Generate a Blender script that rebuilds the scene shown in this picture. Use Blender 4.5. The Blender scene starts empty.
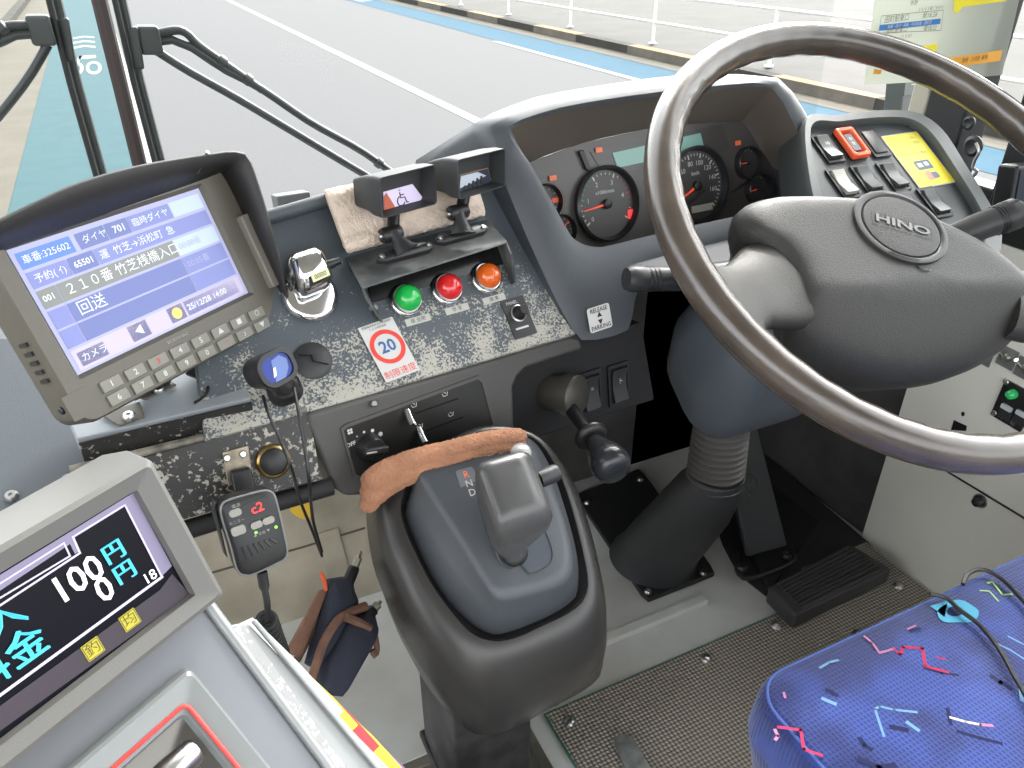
import bpy, bmesh, math, random
from mathutils import Vector, Matrix
random.seed(4)
scene=bpy.context.scene
COL=scene.collection
R=math.radians
def V(*a): return Vector(a)
# ------------------------------------------------------------------ camera
FPX=769.0; PIT=R(30.6); YAW=R(25.7); CAM=V(0,0,.98)
HH=V(math.sin(YAW),math.cos(YAW),0); RR=V(math.cos(YAW),-math.sin(YAW),0); ZZ=V(0,0,1)
FF=HH*math.cos(PIT)-ZZ*math.sin(PIT); UU=HH*math.sin(PIT)+ZZ*math.cos(PIT)
def ray(x,y): return RR*((x-512)/FPX)+UU*((384-y)/FPX)+FF
def at(x,y,d): return CAM+ray(x,y)*d
def atz(x,y,z): r=ray(x,y); return CAM+r*((z-CAM.z)/r.z)
def aty(x,y,Y): r=ray(x,y); return CAM+r*(Y/r.y)
def atx(x,y,X): r=ray(x,y); return CAM+r*(X/r.x)
class Pl:
    """an inclined surface standing in the bus: origin, across u, up v, outward n"""
    def __init__(s,o,az=90,beta=90,u=None,v=None):
        s.o=Vector(o)
        if u is None:
            a=R(az);b=R(beta);nh=V(-math.cos(a),math.sin(a),0)
            s.u=V(math.sin(a),math.cos(a),0); s.v=nh*math.cos(b)+ZZ*math.sin(b)
        else: s.u=Vector(u).normalized(); s.v=Vector(v).normalized()
        s.n=s.u.cross(s.v).normalized()
    def P(s,x,y,h=0):
        r=ray(x,y); t=((s.o+s.n*h-CAM).dot(s.n))/r.dot(s.n); return CAM+r*t
    def uv(s,x,y,h=0):
        p=s.P(x,y,h)-s.o; return (p.dot(s.u),p.dot(s.v))
    def L(s,a,b,h=0): return s.o+s.u*a+s.v*b+s.n*h
    def at(s,x,y,h=0): # same orientation, new origin
        q=Pl(s.P(x,y,h),u=s.u,v=s.v); return q
    def rot(s,deg):
        c,si=math.cos(R(deg)),math.sin(R(deg)); return Pl(s.o,u=s.u*c+s.v*si,v=s.v*c-s.u*si)
# ------------------------------------------------------------------ materials
def lin(c):
    c=c/255.0; return c/12.92 if c<=.04045 else ((c+.055)/1.055)**2.4
def rgb(c): return (lin(c[0]),lin(c[1]),lin(c[2]),1)
MATS={}
def mat(name,c,rough=.5,metal=0,bump=0,bscale=200,emit=0,spec=.5,var=0,vscale=20,coat=0,c2=None,alpha=None,trans=0):
    if name in MATS: return MATS[name]
    m=bpy.data.materials.new(name); m.use_nodes=True; nt=m.node_tree; b=nt.nodes['Principled BSDF']
    b.inputs['Base Color'].default_value=rgb(c); b.inputs['Roughness'].default_value=rough; b.inputs['Metallic'].default_value=metal
    b.inputs['Specular IOR Level'].default_value=spec
    b.inputs['Coat Weight'].default_value=coat
    b.inputs['Transmission Weight'].default_value=trans
    if emit:
        b.inputs['Emission Color'].default_value=rgb(c); b.inputs['Emission Strength'].default_value=emit
    tc=nt.nodes.new('ShaderNodeTexCoord')
    if bump:
        n=nt.nodes.new('ShaderNodeTexNoise'); n.inputs['Scale'].default_value=bscale; n.inputs['Detail'].default_value=3
        bp=nt.nodes.new('ShaderNodeBump'); bp.inputs['Strength'].default_value=bump; bp.inputs['Distance'].default_value=.002
        nt.links.new(tc.outputs['Object'],n.inputs['Vector']); nt.links.new(n.outputs['Fac'],bp.inputs['Height']); nt.links.new(bp.outputs['Normal'],b.inputs['Normal'])
    if var:
        n=nt.nodes.new('ShaderNodeTexNoise'); n.inputs['Scale'].default_value=vscale; n.inputs['Detail'].default_value=5
        mx=nt.nodes.new('ShaderNodeMix'); mx.data_type='RGBA'
        rp=nt.nodes.new('ShaderNodeMapRange'); rp.inputs[1].default_value=.35; rp.inputs[2].default_value=.65
        mx.inputs[6].default_value=rgb(c); mx.inputs[7].default_value=rgb(c2 if c2 else tuple(min(255,k*(1+var)) for k in c))
        nt.links.new(tc.outputs['Object'],n.inputs['Vector']); nt.links.new(n.outputs['Fac'],rp.inputs[0]); nt.links.new(rp.outputs[0],mx.inputs[0])
        nt.links.new(mx.outputs[2],b.inputs['Base Color'])
    MATS[name]=m; return m
def worn(name,c,cw,axis_o,axis_v,lo,hi,scale=260,rough=.5,big=22,amount=.5):
    """paint worn through to pale metal in flecks, denser towards the handled edge (position along axis_v)"""
    m=mat(name,c,rough); nt=m.node_tree; b=nt.nodes['Principled BSDF']
    tc=nt.nodes.new('ShaderNodeNewGeometry')
    v=nt.nodes.new('ShaderNodeVectorMath'); v.operation='SUBTRACT'; v.inputs[1].default_value=axis_o
    d=nt.nodes.new('ShaderNodeVectorMath'); d.operation='DOT_PRODUCT'; d.inputs[1].default_value=axis_v
    nt.links.new(tc.outputs['Position'],v.inputs[0]); nt.links.new(v.outputs[0],d.inputs[0])
    mr=nt.nodes.new('ShaderNodeMapRange'); mr.inputs[1].default_value=lo; mr.inputs[2].default_value=hi; mr.inputs[3].default_value=amount; mr.inputs[4].default_value=-.15
    nt.links.new(d.outputs['Value'],mr.inputs[0])
    n1=nt.nodes.new('ShaderNodeTexNoise'); n1.inputs['Scale'].default_value=scale; n1.inputs['Detail'].default_value=4; n1.inputs['Roughness'].default_value=.65
    n2=nt.nodes.new('ShaderNodeTexNoise'); n2.inputs['Scale'].default_value=big; n2.inputs['Detail'].default_value=4
    nt.links.new(tc.outputs['Position'],n1.inputs['Vector']); nt.links.new(tc.outputs['Position'],n2.inputs['Vector'])
    a=nt.nodes.new('ShaderNodeMath'); a.operation='MULTIPLY_ADD'; a.inputs[1].default_value=.9
    nt.links.new(n2.outputs['Fac'],a.inputs[0]); nt.links.new(mr.outputs[0],a.inputs[2])
    s=nt.nodes.new('ShaderNodeMath'); s.operation='MULTIPLY_ADD'; s.inputs[1].default_value=1.5
    nt.links.new(n1.outputs['Fac'],s.inputs[0]); nt.links.new(a.outputs[0],s.inputs[2])
    t=nt.nodes.new('ShaderNodeMapRange'); t.inputs[1].default_value=1.42; t.inputs[2].default_value=1.47
    nt.links.new(s.outputs[0],t.inputs[0])
    mx=nt.nodes.new('ShaderNodeMix'); mx.data_type='RGBA'; mx.inputs[6].default_value=rgb(c); mx.inputs[7].default_value=rgb(cw)
    nt.links.new(t.outputs[0],mx.inputs[0]); nt.links.new(mx.outputs[2],b.inputs['Base Color'])
    bp=nt.nodes.new('ShaderNodeBump'); bp.inputs['Strength'].default_value=.3; bp.inputs['Distance'].default_value=.0005; bp.invert=True
    nt.links.new(t.outputs[0],bp.inputs['Height']); nt.links.new(bp.outputs['Normal'],b.inputs['Normal'])
    return m
# ------------------------------------------------------------------ objects
def thing(name,label,cat,loc=(0,0,0),group=None):
    o=bpy.data.objects.new(name,None); COL.objects.link(o); o.location=loc; o.empty_display_size=.05
    o['label']=label; o['category']=cat
    if group: o['group']=group
    return o
def rootloc(o):
    p=Vector((0,0,0))
    while o is not None: p=p+o.location; o=o.parent
    return p
class MB:
    def __init__(s): s.v=[]; s.f=[]; s.m=[]; s.mi=0
    def mat(s,i): s.mi=i; return s
    def face(s,pts):
        k=len(s.v); s.v+=[Vector(p) for p in pts]; s.f.append(tuple(range(k,k+len(pts)))); s.m.append(s.mi); return s
    def loft(s,loops,closed=True,cap0=False,cap1=False,ring=False):
        n=len(loops[0]); k=len(s.v)
        for l in loops: s.v+=[Vector(p) for p in l]
        L=len(loops)
        for i in range(L if ring else L-1):
            a=k+i*n; b=k+((i+1)%L)*n
            for j in range(n if closed else n-1):
                q=(j+1)%n; s.f.append((a+j,a+q,b+q,b+j)); s.m.append(s.mi)
        if cap0: s.f.append(tuple(k+j for j in reversed(range(n)))); s.m.append(s.mi)
        if cap1: s.f.append(tuple(k+(L-1)*n+j for j in range(n))); s.m.append(s.mi)
        return s
    def prism(s,pts,vec):
        vec=Vector(vec); return s.loft([[Vector(p) for p in pts],[Vector(p)+vec for p in pts]],cap0=True,cap1=True)
    def tube(s,path,r,seg=10,closed=False,caps=True):
        path=[Vector(p) for p in path]; n=len(path); rs=r if isinstance(r,(list,tuple)) else [r]*n
        loops=[]; prev=None
        for i,p in enumerate(path):
            a=path[i-1] if (i>0 or closed) else p; b=path[(i+1)%n] if (i<n-1 or closed) else p
            t=(b-a).normalized()
            if prev is None:
                e=t.orthogonal().normalized()
            else:
                e=(prev-t*prev.dot(t)); e=e.normalized() if e.length>1e-6 else t.orthogonal().normalized()
            prev=e; f=t.cross(e)
            loops.append([p+(e*math.cos(2*math.pi*j/seg)+f*math.sin(2*math.pi*j/seg))*rs[i] for j in range(seg)])
        return s.loft(loops,cap0=caps and not closed,cap1=caps and not closed,ring=closed)
    def lathe(s,o,axis,prof,seg=32,caps=True):
        o=Vector(o);axis=Vector(axis).normalized();e=axis.orthogonal().normalized();f=axis.cross(e)
        loops=[[o+axis*h+(e*math.cos(2*math.pi*j/seg)+f*math.sin(2*math.pi*j/seg))*max(r,1e-5) for j in range(seg)] for r,h in prof]
        return s.loft(loops,cap0=caps,cap1=caps)
    def box(s,o,ux,uy,uz,dx,dy,dz): # centred box
        o=Vector(o);a=Vector(ux).normalized()*dx/2;b=Vector(uy).normalized()*dy/2;c=Vector(uz).normalized()*dz/2
        return s.loft([[o-a-b-c,o+a-b-c,o+a+b-c,o-a+b-c],[o-a-b+c,o+a-b+c,o+a+b+c,o-a+b+c]],cap0=True,cap1=True)
    def aabb(s,x0,y0,z0,x1,y1,z1): return s.box(((x0+x1)/2,(y0+y1)/2,(z0+z1)/2),(1,0,0),(0,1,0),(0,0,1),x1-x0,y1-y0,z1-z0)
    def rr(s,pl,a0,b0,a1,b1,h0,h1,r=.002,seg=4,taper=0):
        def lp(h,i): return [pl.L(a,b,h) for a,b in rrect(a0+i,b0+i,a1-i,b1-i,max(r-i*.3,1e-5),seg)]
        return s.loft([lp(h0,0),lp(h1-abs(taper)*.5,0),lp(h1,taper)],cap0=True,cap1=True)
    def text(s,txt,pl,a,b,h,size,align='CENTER',ext=0,shear=0,sx=1,bold=0):
        bold=bold if txt.isascii() else 0; c=bpy.data.curves.new('t','FONT'); c.body=txt; c.size=size; c.align_x=align; c.align_y='CENTER'; c.resolution_u=2; c.offset=bold
        if ext: c.extrude=ext
        o=bpy.data.objects.new('t',c); COL.objects.link(o)
        me=o.to_mesh(); k=len(s.v)
        s.v+=[pl.L(a+p.co.x*sx,b+p.co.y,h+p.co.z) for p in me.vertices]
        for p in me.polygons: s.f.append(tuple(k+i for i in p.vertices)); s.m.append(s.mi)
        o.to_mesh_clear(); bpy.data.objects.remove(o); bpy.data.curves.remove(c)
        return s
    def build(s,name,mats,parent=None,label=None,kind=None,cat=None,group=None,smooth=40,bevel=0,sub=0,loc=None,fixn=True):
        base=rootloc(parent) if parent is not None else (Vector(loc) if loc is not None else (sum(s.v,Vector())/len(s.v) if kind is None else Vector((0,0,0))))
        me=bpy.data.meshes.new(name); me.from_pydata([v-base for v in s.v],[],s.f)
        if not isinstance(mats,(list,tuple)): mats=[mats]
        for m in mats: me.materials.append(m)
        for p,i in zip(me.polygons,s.m): p.material_index=i
        bm=bmesh.new(); bm.from_mesh(me); bmesh.ops.remove_doubles(bm,verts=bm.verts,dist=2e-5)
        if fixn: bmesh.ops.recalc_face_normals(bm,faces=bm.faces)
        if smooth and not bevel and not sub:
            for f in bm.faces: f.smooth=True
            for e in bm.edges:
                if len(e.link_faces)==2 and e.calc_face_angle(0)>R(smooth): e.smooth=False
        bm.to_mesh(me); bm.free()
        o=bpy.data.objects.new(name,me); COL.objects.link(o)
        if parent is not None: o.parent=parent
        else: o.location=base
        if bevel:
            md=o.modifiers.new('bevel','BEVEL'); md.width=bevel; md.segments=3; md.limit_method='ANGLE'; md.angle_limit=R(35); md.harden_normals=False
            for p in me.polygons: p.use_smooth=True
            wn=o.modifiers.new('wn','WEIGHTED_NORMAL'); wn.keep_sharp=True
        if sub:
            md=o.modifiers.new('sub','SUBSURF'); md.levels=sub; md.render_levels=sub
            for p in me.polygons: p.use_smooth=True
        if label: o['label']=label
        if kind: o['kind']=kind
        if cat: o['category']=cat
        if group: o['group']=group
        return o
def rrect(a0,b0,a1,b1,r,seg=4):
    r=min(r,abs(a1-a0)/2-1e-6,abs(b1-b0)/2-1e-6); out=[]
    for cx,cy,t0 in ((a1-r,b0+r,-90),(a1-r,b1-r,0),(a0+r,b1-r,90),(a0+r,b0+r,180)):
        for k in range(seg+1):
            t=R(t0+90*k/seg); out.append((cx+r*math.cos(t),cy+r*math.sin(t)))
    return out
def resample(pts,n,closed=True,smooth=True):
    """Catmull-Rom through pts, n points evenly spaced"""
    pts=[Vector(p) if len(p)==3 else Vector((p[0],p[1],0)) for p in pts]; m=len(pts); dense=[]
    rng=m if closed else m-1
    for i in range(rng):
        if closed: a,b,c,d=pts[i-1],pts[i],pts[(i+1)%m],pts[(i+2)%m]
        else: a,b,c,d=pts[max(i-1,0)],pts[i],pts[i+1],pts[min(i+2,m-1)]
        for k in range(16):
            t=k/16
            if smooth: dense.append(.5*((2*b)+(c-a)*t+(2*a-5*b+4*c-d)*t*t+(3*b-a-3*c+d)*t**3))
            else: dense.append(b.lerp(c,t))
    dense.append(pts[0] if closed else pts[-1])
    L=[0]
    for i in range(1,len(dense)): L.append(L[-1]+(dense[i]-dense[i-1]).length)
    tot=L[-1]; out=[]; j=0
    for k in range(n):
        t=tot*k/(n if closed else n-1)
        while j<len(L)-2 and L[j+1]<t: j+=1
        q=(t-L[j])/max(L[j+1]-L[j],1e-9); out.append(dense[j].lerp(dense[j+1],min(q,1)))
    return out
def scaled(loop,f,off=Vector((0,0,0))):
    c=sum(loop,Vector())/len(loop); return [c+(p-c)*f+Vector(off) for p in loop]
def pxs(pl,pts,h=0): return [pl.P(x,y,h) for x,y in pts]
def screw(parent,o,n,r=.004,h=.002,m=None,name='screw'):
    b=MB().lathe(o,n,[(r,-.001),(r,h*.5),(r*.75,h),(r*.3,h),(r*.3,h*.5)],12)
    return b.build(name,m or M_steel,parent)
# palette
M_dash=mat('dash_plastic',(74,80,86),.5,bump=.15,bscale=900)
M_cowl=mat('cowl_plastic',(66,70,75),.45,bump=.12,bscale=900)
M_brown=mat('hood_inner_warmlit',(112,104,96),.6,bump=.15,bscale=900)  # warm light inside the hood is put into this brown
M_fascia=mat('fascia_plastic',(76,75,73),.5,bump=.12,bscale=900)
M_black=mat('black_plastic',(28,28,29),.4)
M_blackm=mat('black_matte',(26,26,27),.75)
M_dark=mat('dark_grey_plastic',(44,45,46),.45,bump=.1,bscale=900)
M_darkmetal=mat('dark_metal',(48,48,48),.5,metal=.3,var=.6,vscale=30)
M_steel=mat('steel',(190,190,188),.28,metal=1)
M_chrome=mat('chrome',(225,225,225),.12,metal=1)
M_white=mat('white_print',(198,198,195),.6)
M_grey_print=mat('grey_print',(150,150,150),.6)
M_rubber=mat('rubber',(34,34,35),.65,bump=.15,bscale=300)
M_wallw=mat('panel_white',(222,220,210),.55,var=.04,vscale=6)
M_red=mat('red_print',(205,40,40),.5)
M_green=mat('green_print',(40,150,80),.5)
M_orange=mat('orange_plastic',(225,85,40),.45)
M_yellow=mat('yellow_print',(245,225,40),.5)
M_blue=mat('blue_print',(50,120,190),.5)
#==BODY==
# ================================================================== LIGHT
w=bpy.data.worlds.new('sky'); scene.world=w; w.use_nodes=True; nt=w.node_tree
bg=nt.nodes['Background']; sky=nt.nodes.new('ShaderNodeTexSky'); sky.sky_type='NISHITA'; sky.sun_disc=False
SUN_EL,SUN_AZ=44,48      # azimuth from straight ahead, minus = left
sky.sun_elevation=R(SUN_EL); sky.sun_rotation=R(SUN_AZ); sky.air_density=1; sky.dust_density=4; sky.ozone_density=1
hs=nt.nodes.new('ShaderNodeHueSaturation'); hs.inputs['Saturation'].default_value=.12
nt.links.new(sky.outputs[0],hs.inputs['Color']); nt.links.new(hs.outputs[0],bg.inputs['Color']); bg.inputs['Strength'].default_value=.95
sd=bpy.data.lights.new('sun','SUN'); sd.energy=2.6; sd.angle=R(2.5); sd.color=(1,.93,.84)
so=bpy.data.objects.new('sun',sd); COL.objects.link(so)
d=V(math.sin(R(SUN_AZ))*math.cos(R(SUN_EL)),math.cos(R(SUN_AZ))*math.cos(R(SUN_EL)),math.sin(R(SUN_EL)))
so.rotation_euler=d.to_track_quat('Z','Y').to_euler(); so.location=d*20
# ================================================================== OUTSIDE
ZR=-1.0
M_asph=mat('asphalt',(78,78,79),.9,spec=.1,bump=.2,bscale=60,var=.06,vscale=40)
M_lblue=mat('blue_lane',(50,72,76),.85,spec=.1,var=.05,vscale=4)
M_lblue2=mat('blue_lane_far',(34,66,82),.85,spec=.1,var=.05,vscale=4)
M_line=mat('road_line',(122,122,120),.8,spec=.1,var=.03,vscale=9)
M_conc=mat('concrete',(80,77,70),.9,spec=.1,bump=.3,bscale=40,var=.07,vscale=2)
M_pave=mat('pavement',(70,69,67),.9,spec=.1,var=.08,vscale=1.5)
M_kdark=mat('kerb_dark',(56,55,52),.9,spec=.1,var=.15,vscale=4)
M_korange=mat('kerb_orange',(132,102,78),.85,spec=.1,var=.1,vscale=4)
b=MB()
def strip(b,mi,x0,x1,y0,y1,z): b.mat(mi).face([(x0,y0,z),(x1,y0,z),(x1,y1,z),(x0,y1,z)])
strip(b,0,-12,10,-8,90,ZR)
strip(b,1,-1.05,.02,-4,90,ZR+.004); strip(b,2,.02,.17,-4,90,ZR+.006)
strip(b,2,3.68,3.84,-4,90,ZR+.004)
strip(b,2,7.05,7.19,7.2,15.6,ZR+.006)
strip(b,3,7.19,8.12,-4,90,ZR+.004)
strip(b,4,8.12,8.62,-4,90,ZR+.008); strip(b,4,-2.0,-1.05,-4,90,ZR+.006)
# white pictogram of the cycle lane: chevrons and a bicycle
for k in range(3):
    x0,y0=-.47,20.0-k*.85
    b.mat(2).face([(x0-.2,y0,ZR+.008),(x0,y0+.25,ZR+.008),(x0+.2,y0,ZR+.008),(x0+.2,y0-.3,ZR+.008),(x0,y0-.05,ZR+.008),(x0-.2,y0-.3,ZR+.008)])
for cx in (-.60,-.33):
    for j in range(16):
        t0,t1=2*math.pi*j/16,2*math.pi*(j+1)/16
        b.face([(cx+.12*math.cos(t0),15.3+.8*math.sin(t0),ZR+.008),(cx+.12*math.cos(t1),15.3+.8*math.sin(t1),ZR+.008),(cx+.07*math.cos(t1),15.3+.5*math.sin(t1),ZR+.008),(cx+.07*math.cos(t0),15.3+.5*math.sin(t0),ZR+.008)])
b.face([(-.66,15.3,ZR+.009),(-.56,16.9,ZR+.009),(-.50,16.9,ZR+.009),(-.60,15.3,ZR+.009)])
b.face([(-.56,16.9,ZR+.009),(-.28,16.9,ZR+.009),(-.28,16.5,ZR+.009),(-.56,16.4,ZR+.009)])
for k in range(4): b.face([(7.45+.14*k,26+k*.2,ZR+.009),(7.55+.14*k,27.3,ZR+.009),(7.6+.14*k,28.4,ZR+.009),(7.4+.14*k,27.6,ZR+.009)])
b.build('road',[M_asph,M_lblue,M_line,M_lblue2,M_conc],kind='structure',smooth=0,fixn=False)
b=MB()
b.aabb(8.56+.24,-4,ZR,34,90,ZR+.14)
for k in range(48):
    y0=1.5+(k-3)*1.9; b.mat(1 if k%2 else 3).aabb(8.56,y0,ZR,8.80,y0+1.89,ZR+.143)
    if k%2==0: b.mat(2).aabb(8.57,y0,ZR+.143,8.80,y0+1.89,ZR+.146)
b.build('pavement',[M_pave,M_kdark,M_korange,mat('kerb_tan',(84,80,72),.9,var=.15,vscale=4)],kind='structure',smooth=0)
b=MB(); b.aabb(-14,-4,ZR,-2.2,90,ZR+.14)
for k in range(70):
    y0=-4+k*1.3; b.mat(1).aabb(-2.2,y0,ZR,-2.0,y0+1.28,ZR+.145)
b.build('near_pavement',[M_conc,M_kdark],kind='structure',smooth=0)
# white pipe fence
M_pipe=mat('white_pipe',(205,205,200),.5)
XF=9.05
fence=thing('guard_fence','white tubular guard fence along the far pavement','fence',(XF,14,ZR+.16))
ys=[5.0+2.0*k for k in range(13)]
for px,py in ((541,24),(650,44),(781,70)): pass
ys=[12.8+(k-4)*3.1 for k in range(12)]
for y in ys:
    MB().tube([(XF,y,ZR+.16),(XF,y,ZR+.97)],.030,10).lathe((XF,y,ZR+.16),(0,0,1),[(.07,0),(.07,.02),(.04,.03)],12).build('post',M_pipe,fence)
for z in (.55,.99):
    MB().tube([(XF,ys[0]-1.3,ZR+z-.03),(XF,ys[-1]+1.3,ZR+z-.03)],.024,10).build('rail',M_pipe,fence)
# ================================================================== BUS SHELL
M_floor=mat('floor_paint',(214,216,212),.45,var=.12,vscale=7,c2=(192,192,186))
M_lower=mat('lower_floor',(62,60,58),.6,var=.3,vscale=15)
M_tan=mat('bulkhead_paint',(172,164,146),.6,var=.12,vscale=6,c2=(128,122,106))
M_edge=mat('edge_steel',(120,118,110),.4,metal=.6,var=.3,vscale=20)
b=MB()
b.mat(0).aabb(.325,-.9,-.05,1.075,1.10,0)
b.mat(0).aabb(-.25,.64,-.05,.325,1.10,0)
b.mat(1).aabb(-.25,.625,-.10,.31,.64,0); b.mat(1).aabb(.31,-.9,-.10,.325,.64,.001)
b.mat(2).prism([V(p.x,p.y,.0) for p in [atz(*q,0) for q in ((690,450),(722,545),(738,575),(772,602),(800,622),(893,570),(866,541),(700,400))]],V(0,0,.003))  # dark floor patch under the pedals: footwell shade put into its colour
# raised ribs pressed in the floor in front of the mat
b.mat(0); 
for (xa,xb,yy) in ((.48,.70,.70),):
    b.box(((xa+xb)/2,yy,.004),(1,0,0),(0,1,0),(0,0,1),xb-xa,.016,.012)
b.build('floor',[M_floor,M_edge,mat('footwell_shade',(44,44,44),.7,bump=.4,bscale=200)],kind='structure',bevel=.004)
MB().aabb(-1.15,-4.2,-.26,.325,.62,-.22).build('floor_aisle',M_lower,kind='structure')
MB().aabb(-.25,.62,-.26,.325,.624,-.1).build('floor_riser',mat('riser',(40,39,38),.6),kind='structure')
MB().aabb(-1.15,-1.6,1.78,1.15,1.1,1.82).build('ceiling',mat('ceiling_cream',(205,202,192),.7),kind='structure')
# white panelled wall to the driver's right, with its service door seam
b=MB(); XW=1.062
b.mat(0).aabb(XW,-.9,.0,XW+.05,.70,.60)
b.mat(1)
e=[atx(*q,XW-.0015) for q in ((925,458),(1024,518),(1100,560))]
b.tube(e,.0016,6); b.build('wall_right',[M_wallw,M_black],kind='structure',smooth=30)
MB().aabb(XW+.05,-4.2,-.26,XW+.1,-.9,.62).build('wall_right_rear',M_wallw,kind='structure')
MB().aabb(-1.2,-4.2,-.26,-1.15,-1.2,.62).build('wall_left',M_wallw,kind='structure')
# footwell walls
b=MB(); b.aabb(-.6,.96,-.05,.50,.985,.60); b.build('wall_front',M_tan,kind='structure')
M_foot=mat('footwell',(58,58,56),.8,var=.3,vscale=12)
b=MB(); b.aabb(.50,1.08,-.05,1.10,1.10,.60); b.aabb(1.085,.70,-.05,1.10,1.08,.60); b.aabb(.485,.985,-.05,.50,1.10,.6)
b.build('wall_footwell',M_foot,kind='structure')
b=MB(); b.aabb(-1.2,1.11,-.6,1.2,1.14,.60); b.build('wall_nose',mat('bus_skin',(200,200,196),.4),kind='structure')
MB().aabb(-1.15,.80,.585,1.10,1.10,.60).build('trim_shelf',M_dash,kind='structure')
# glass
def glassmat(name,tint,gl=.06):
    m=bpy.data.materials.new(name); m.use_nodes=True; nt=m.node_tree; nt.nodes.clear()
    o=nt.nodes.new('ShaderNodeOutputMaterial'); t=nt.nodes.new('ShaderNodeBsdfTransparent'); g=nt.nodes.new('ShaderNodeBsdfGlossy')
    t.inputs[0].default_value=(*tint,1); g.inputs['Roughness'].default_value=.0
    f=nt.nodes.new('ShaderNodeFresnel'); f.inputs[0].default_value=1.12
    mx=nt.nodes.new('ShaderNodeMixShader'); nt.links.new(f.outputs[0],mx.inputs[0]); nt.links.new(t.outputs[0],mx.inputs[1]); nt.links.new(g.outputs[0],mx.inputs[2]); nt.links.new(mx.outputs[0],o.inputs[0]); return m
M_glass=glassmat('window_glass',(.95,.97,.96)); M_shield=glassmat('windscreen_glass',(.86,.88,.87))
MB().face([(-1.14,1.06,.60),(1.12,1.06,.60),(1.12,1.10,1.80),(-1.14,1.10,1.80)]).build('window_1',M_shield,kind='structure',smooth=0)
MB().tube([(0,1.055,.60),(0,1.095,1.80)],.0085,8).build('trim_1',mat('pillar_seal',(40,26,24),.5),kind='structure')
# driver's side window: frame posts, sill, glass
M_wframe=mat('window_frame_black',(24,25,26),.5)
b=MB()
b.aabb(1.065,-.9,.600,1.115,.80,.645)
b.aabb(1.06,.735,.60,1.115,.80,1.8); b.aabb(1.06,.60,.645,1.115,.664,1.8)
b.aabb(1.075,.664,.645,1.115,.735,.665)
b.build('trim_2',M_wframe,kind='structure',bevel=.004)
MB().face([(1.10,-.9,.64),(1.10,.74,.64),(1.10,.74,1.8),(1.10,-.9,1.8)]).build('window_2',M_glass,kind='structure',smooth=0)
b=MB(); b.aabb(1.06,.80,.60,1.12,.83,1.8)
b.build('trim_3',mat('pillar_pale',(170,166,150),.5),kind='structure',bevel=.004)
# ================================================================== DASHBOARD BODY
D=Pl(at(578,333,.83),81,50)
dash=thing('dashboard','grey moulded bus dashboard with worn speckled panel, deep instrument hood and front tray','dashboard',(.35,.80,.60))
FR_o=D.P(440,372); 
M_worn=worn('worn_dash_paint',(76,84,90),(168,165,155),D.o,D.v,-.01,.13,scale=430,big=40,amount=.37)
b=MB(); b.prism(pxs(D,[(205,441),(307,413),(579,333),(500,165),(440,165),(262,216),(180,240)]),-D.n*.012)
b.build('top_panel',M_worn,dash,bevel=.0025)
b=MB(); b.prism(pxs(D,[(150,262),(500,158),(497,147),(148,248)]),D.n*.014)
b.build('rear_ridge',M_dash,dash,bevel=.005)
for q in ((323,400),(374,404) ,(563,322),(372,308)): screw(dash,D.P(*q,.001),D.n,.0032)
# fascia
F=Pl(D.P(440,372.5,-.002),79,76)
b=MB(); b.prism(resample(pxs(F,[(307,414),(440,375),(579,334),(585,349),(545,362),(522,370),(514,385),(515,430),(517,452),(440,475),(356,497),(343,497),(333,486),(310,430)]),60,smooth=False),-F.n*.035)
b.build('fascia',M_fascia,dash,bevel=.005)
# recess plate under the hood with the dark front board
RK=Pl(at(600,390,.90),84,80)
b=MB(); b.prism(pxs(RK,[(480,368),(642,322),(655,400),(500,450)]),-RK.n*.02); b.build('recess_board',M_blackm,dash,bevel=.003)
# tray to the left
T=Pl(D.P(309,413,-.001),86,64)
M_wornb=worn('worn_black_paint',(44,43,42),(165,161,150),T.o,T.v,-.09,.12,scale=190,big=26,amount=.24,rough=.45)
b=MB(); b.prism(pxs(T,[(60,478),(200,441),(309,411),(322,480),(180,521),(60,557)]),-T.n*.02); b.build('tray_front',M_wornb,dash,bevel=.002)
b=MB(); b.tube(pxs(T,[(70,470),(200,438),(306,409)],-.002),.0035,8); b.build('tray_lip',mat('rubbed_edge',(150,144,130),.5,var=.3,vscale=60,c2=(90,86,80)),dash)
b=MB(); b.tube(pxs(T,[(60,566),(180,532),(250,510),(332,486)],-.012),.0085,10); b.build('bumper_bar',M_rubber,dash)
LC=Pl(at(60,450,.66),96,16)
b=MB(); b.prism(pxs(LC,[(-90,330),(60,340),(98,470),(116,500),(130,620),(-90,640)]),-LC.n*.02); b.build('side_cover',M_dash,dash,bevel=.004)
screw(dash,LC.P(12,497,.0),LC.n,.0055,.004,name='bolt')
# instrument hood
K2=Pl(aty(640,100,.76),86,60); K3=Pl(aty(646,129,.835),86,74)
rim=[(511,129),(560,112),(625,101),(700,92),(772,88),(801,140),(817,182),(800,200),(751,213),(690,226),(640,238),(602,247),(585,245),(571,236),(551,200),(531,165)]
deep=[(528,163),(582,143),(646,129),(690,124),(741,122),(765,155),(786,190),(789,212),(748,226),(690,239),(642,252),(606,262),(586,258),(570,248),(548,210),(530,175)]
out=[(490,125),(550,99),(615,87),(690,77),(778,78),(812,125),(832,190),(822,222),(755,245),(690,260),(640,285),(628,330),(582,340),(556,300),(524,230),(498,165)]
def dens(loop,k=3): # subdivide segments, gently rounded
    n=len(loop); o=[]
    for i in range(n):
        a,b_,c,d=loop[i-1],loop[i],loop[(i+1)%n],loop[(i+2)%n]
        for j in range(k):
            t=j/k; cr=.5*((2*b_)+(c-a)*t+(2*a-5*b_+4*c-d)*t*t+(3*b_-a-3*c+d)*t**3); o.append(b_.lerp(c,t).lerp(cr,.6))
    return o
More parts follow.
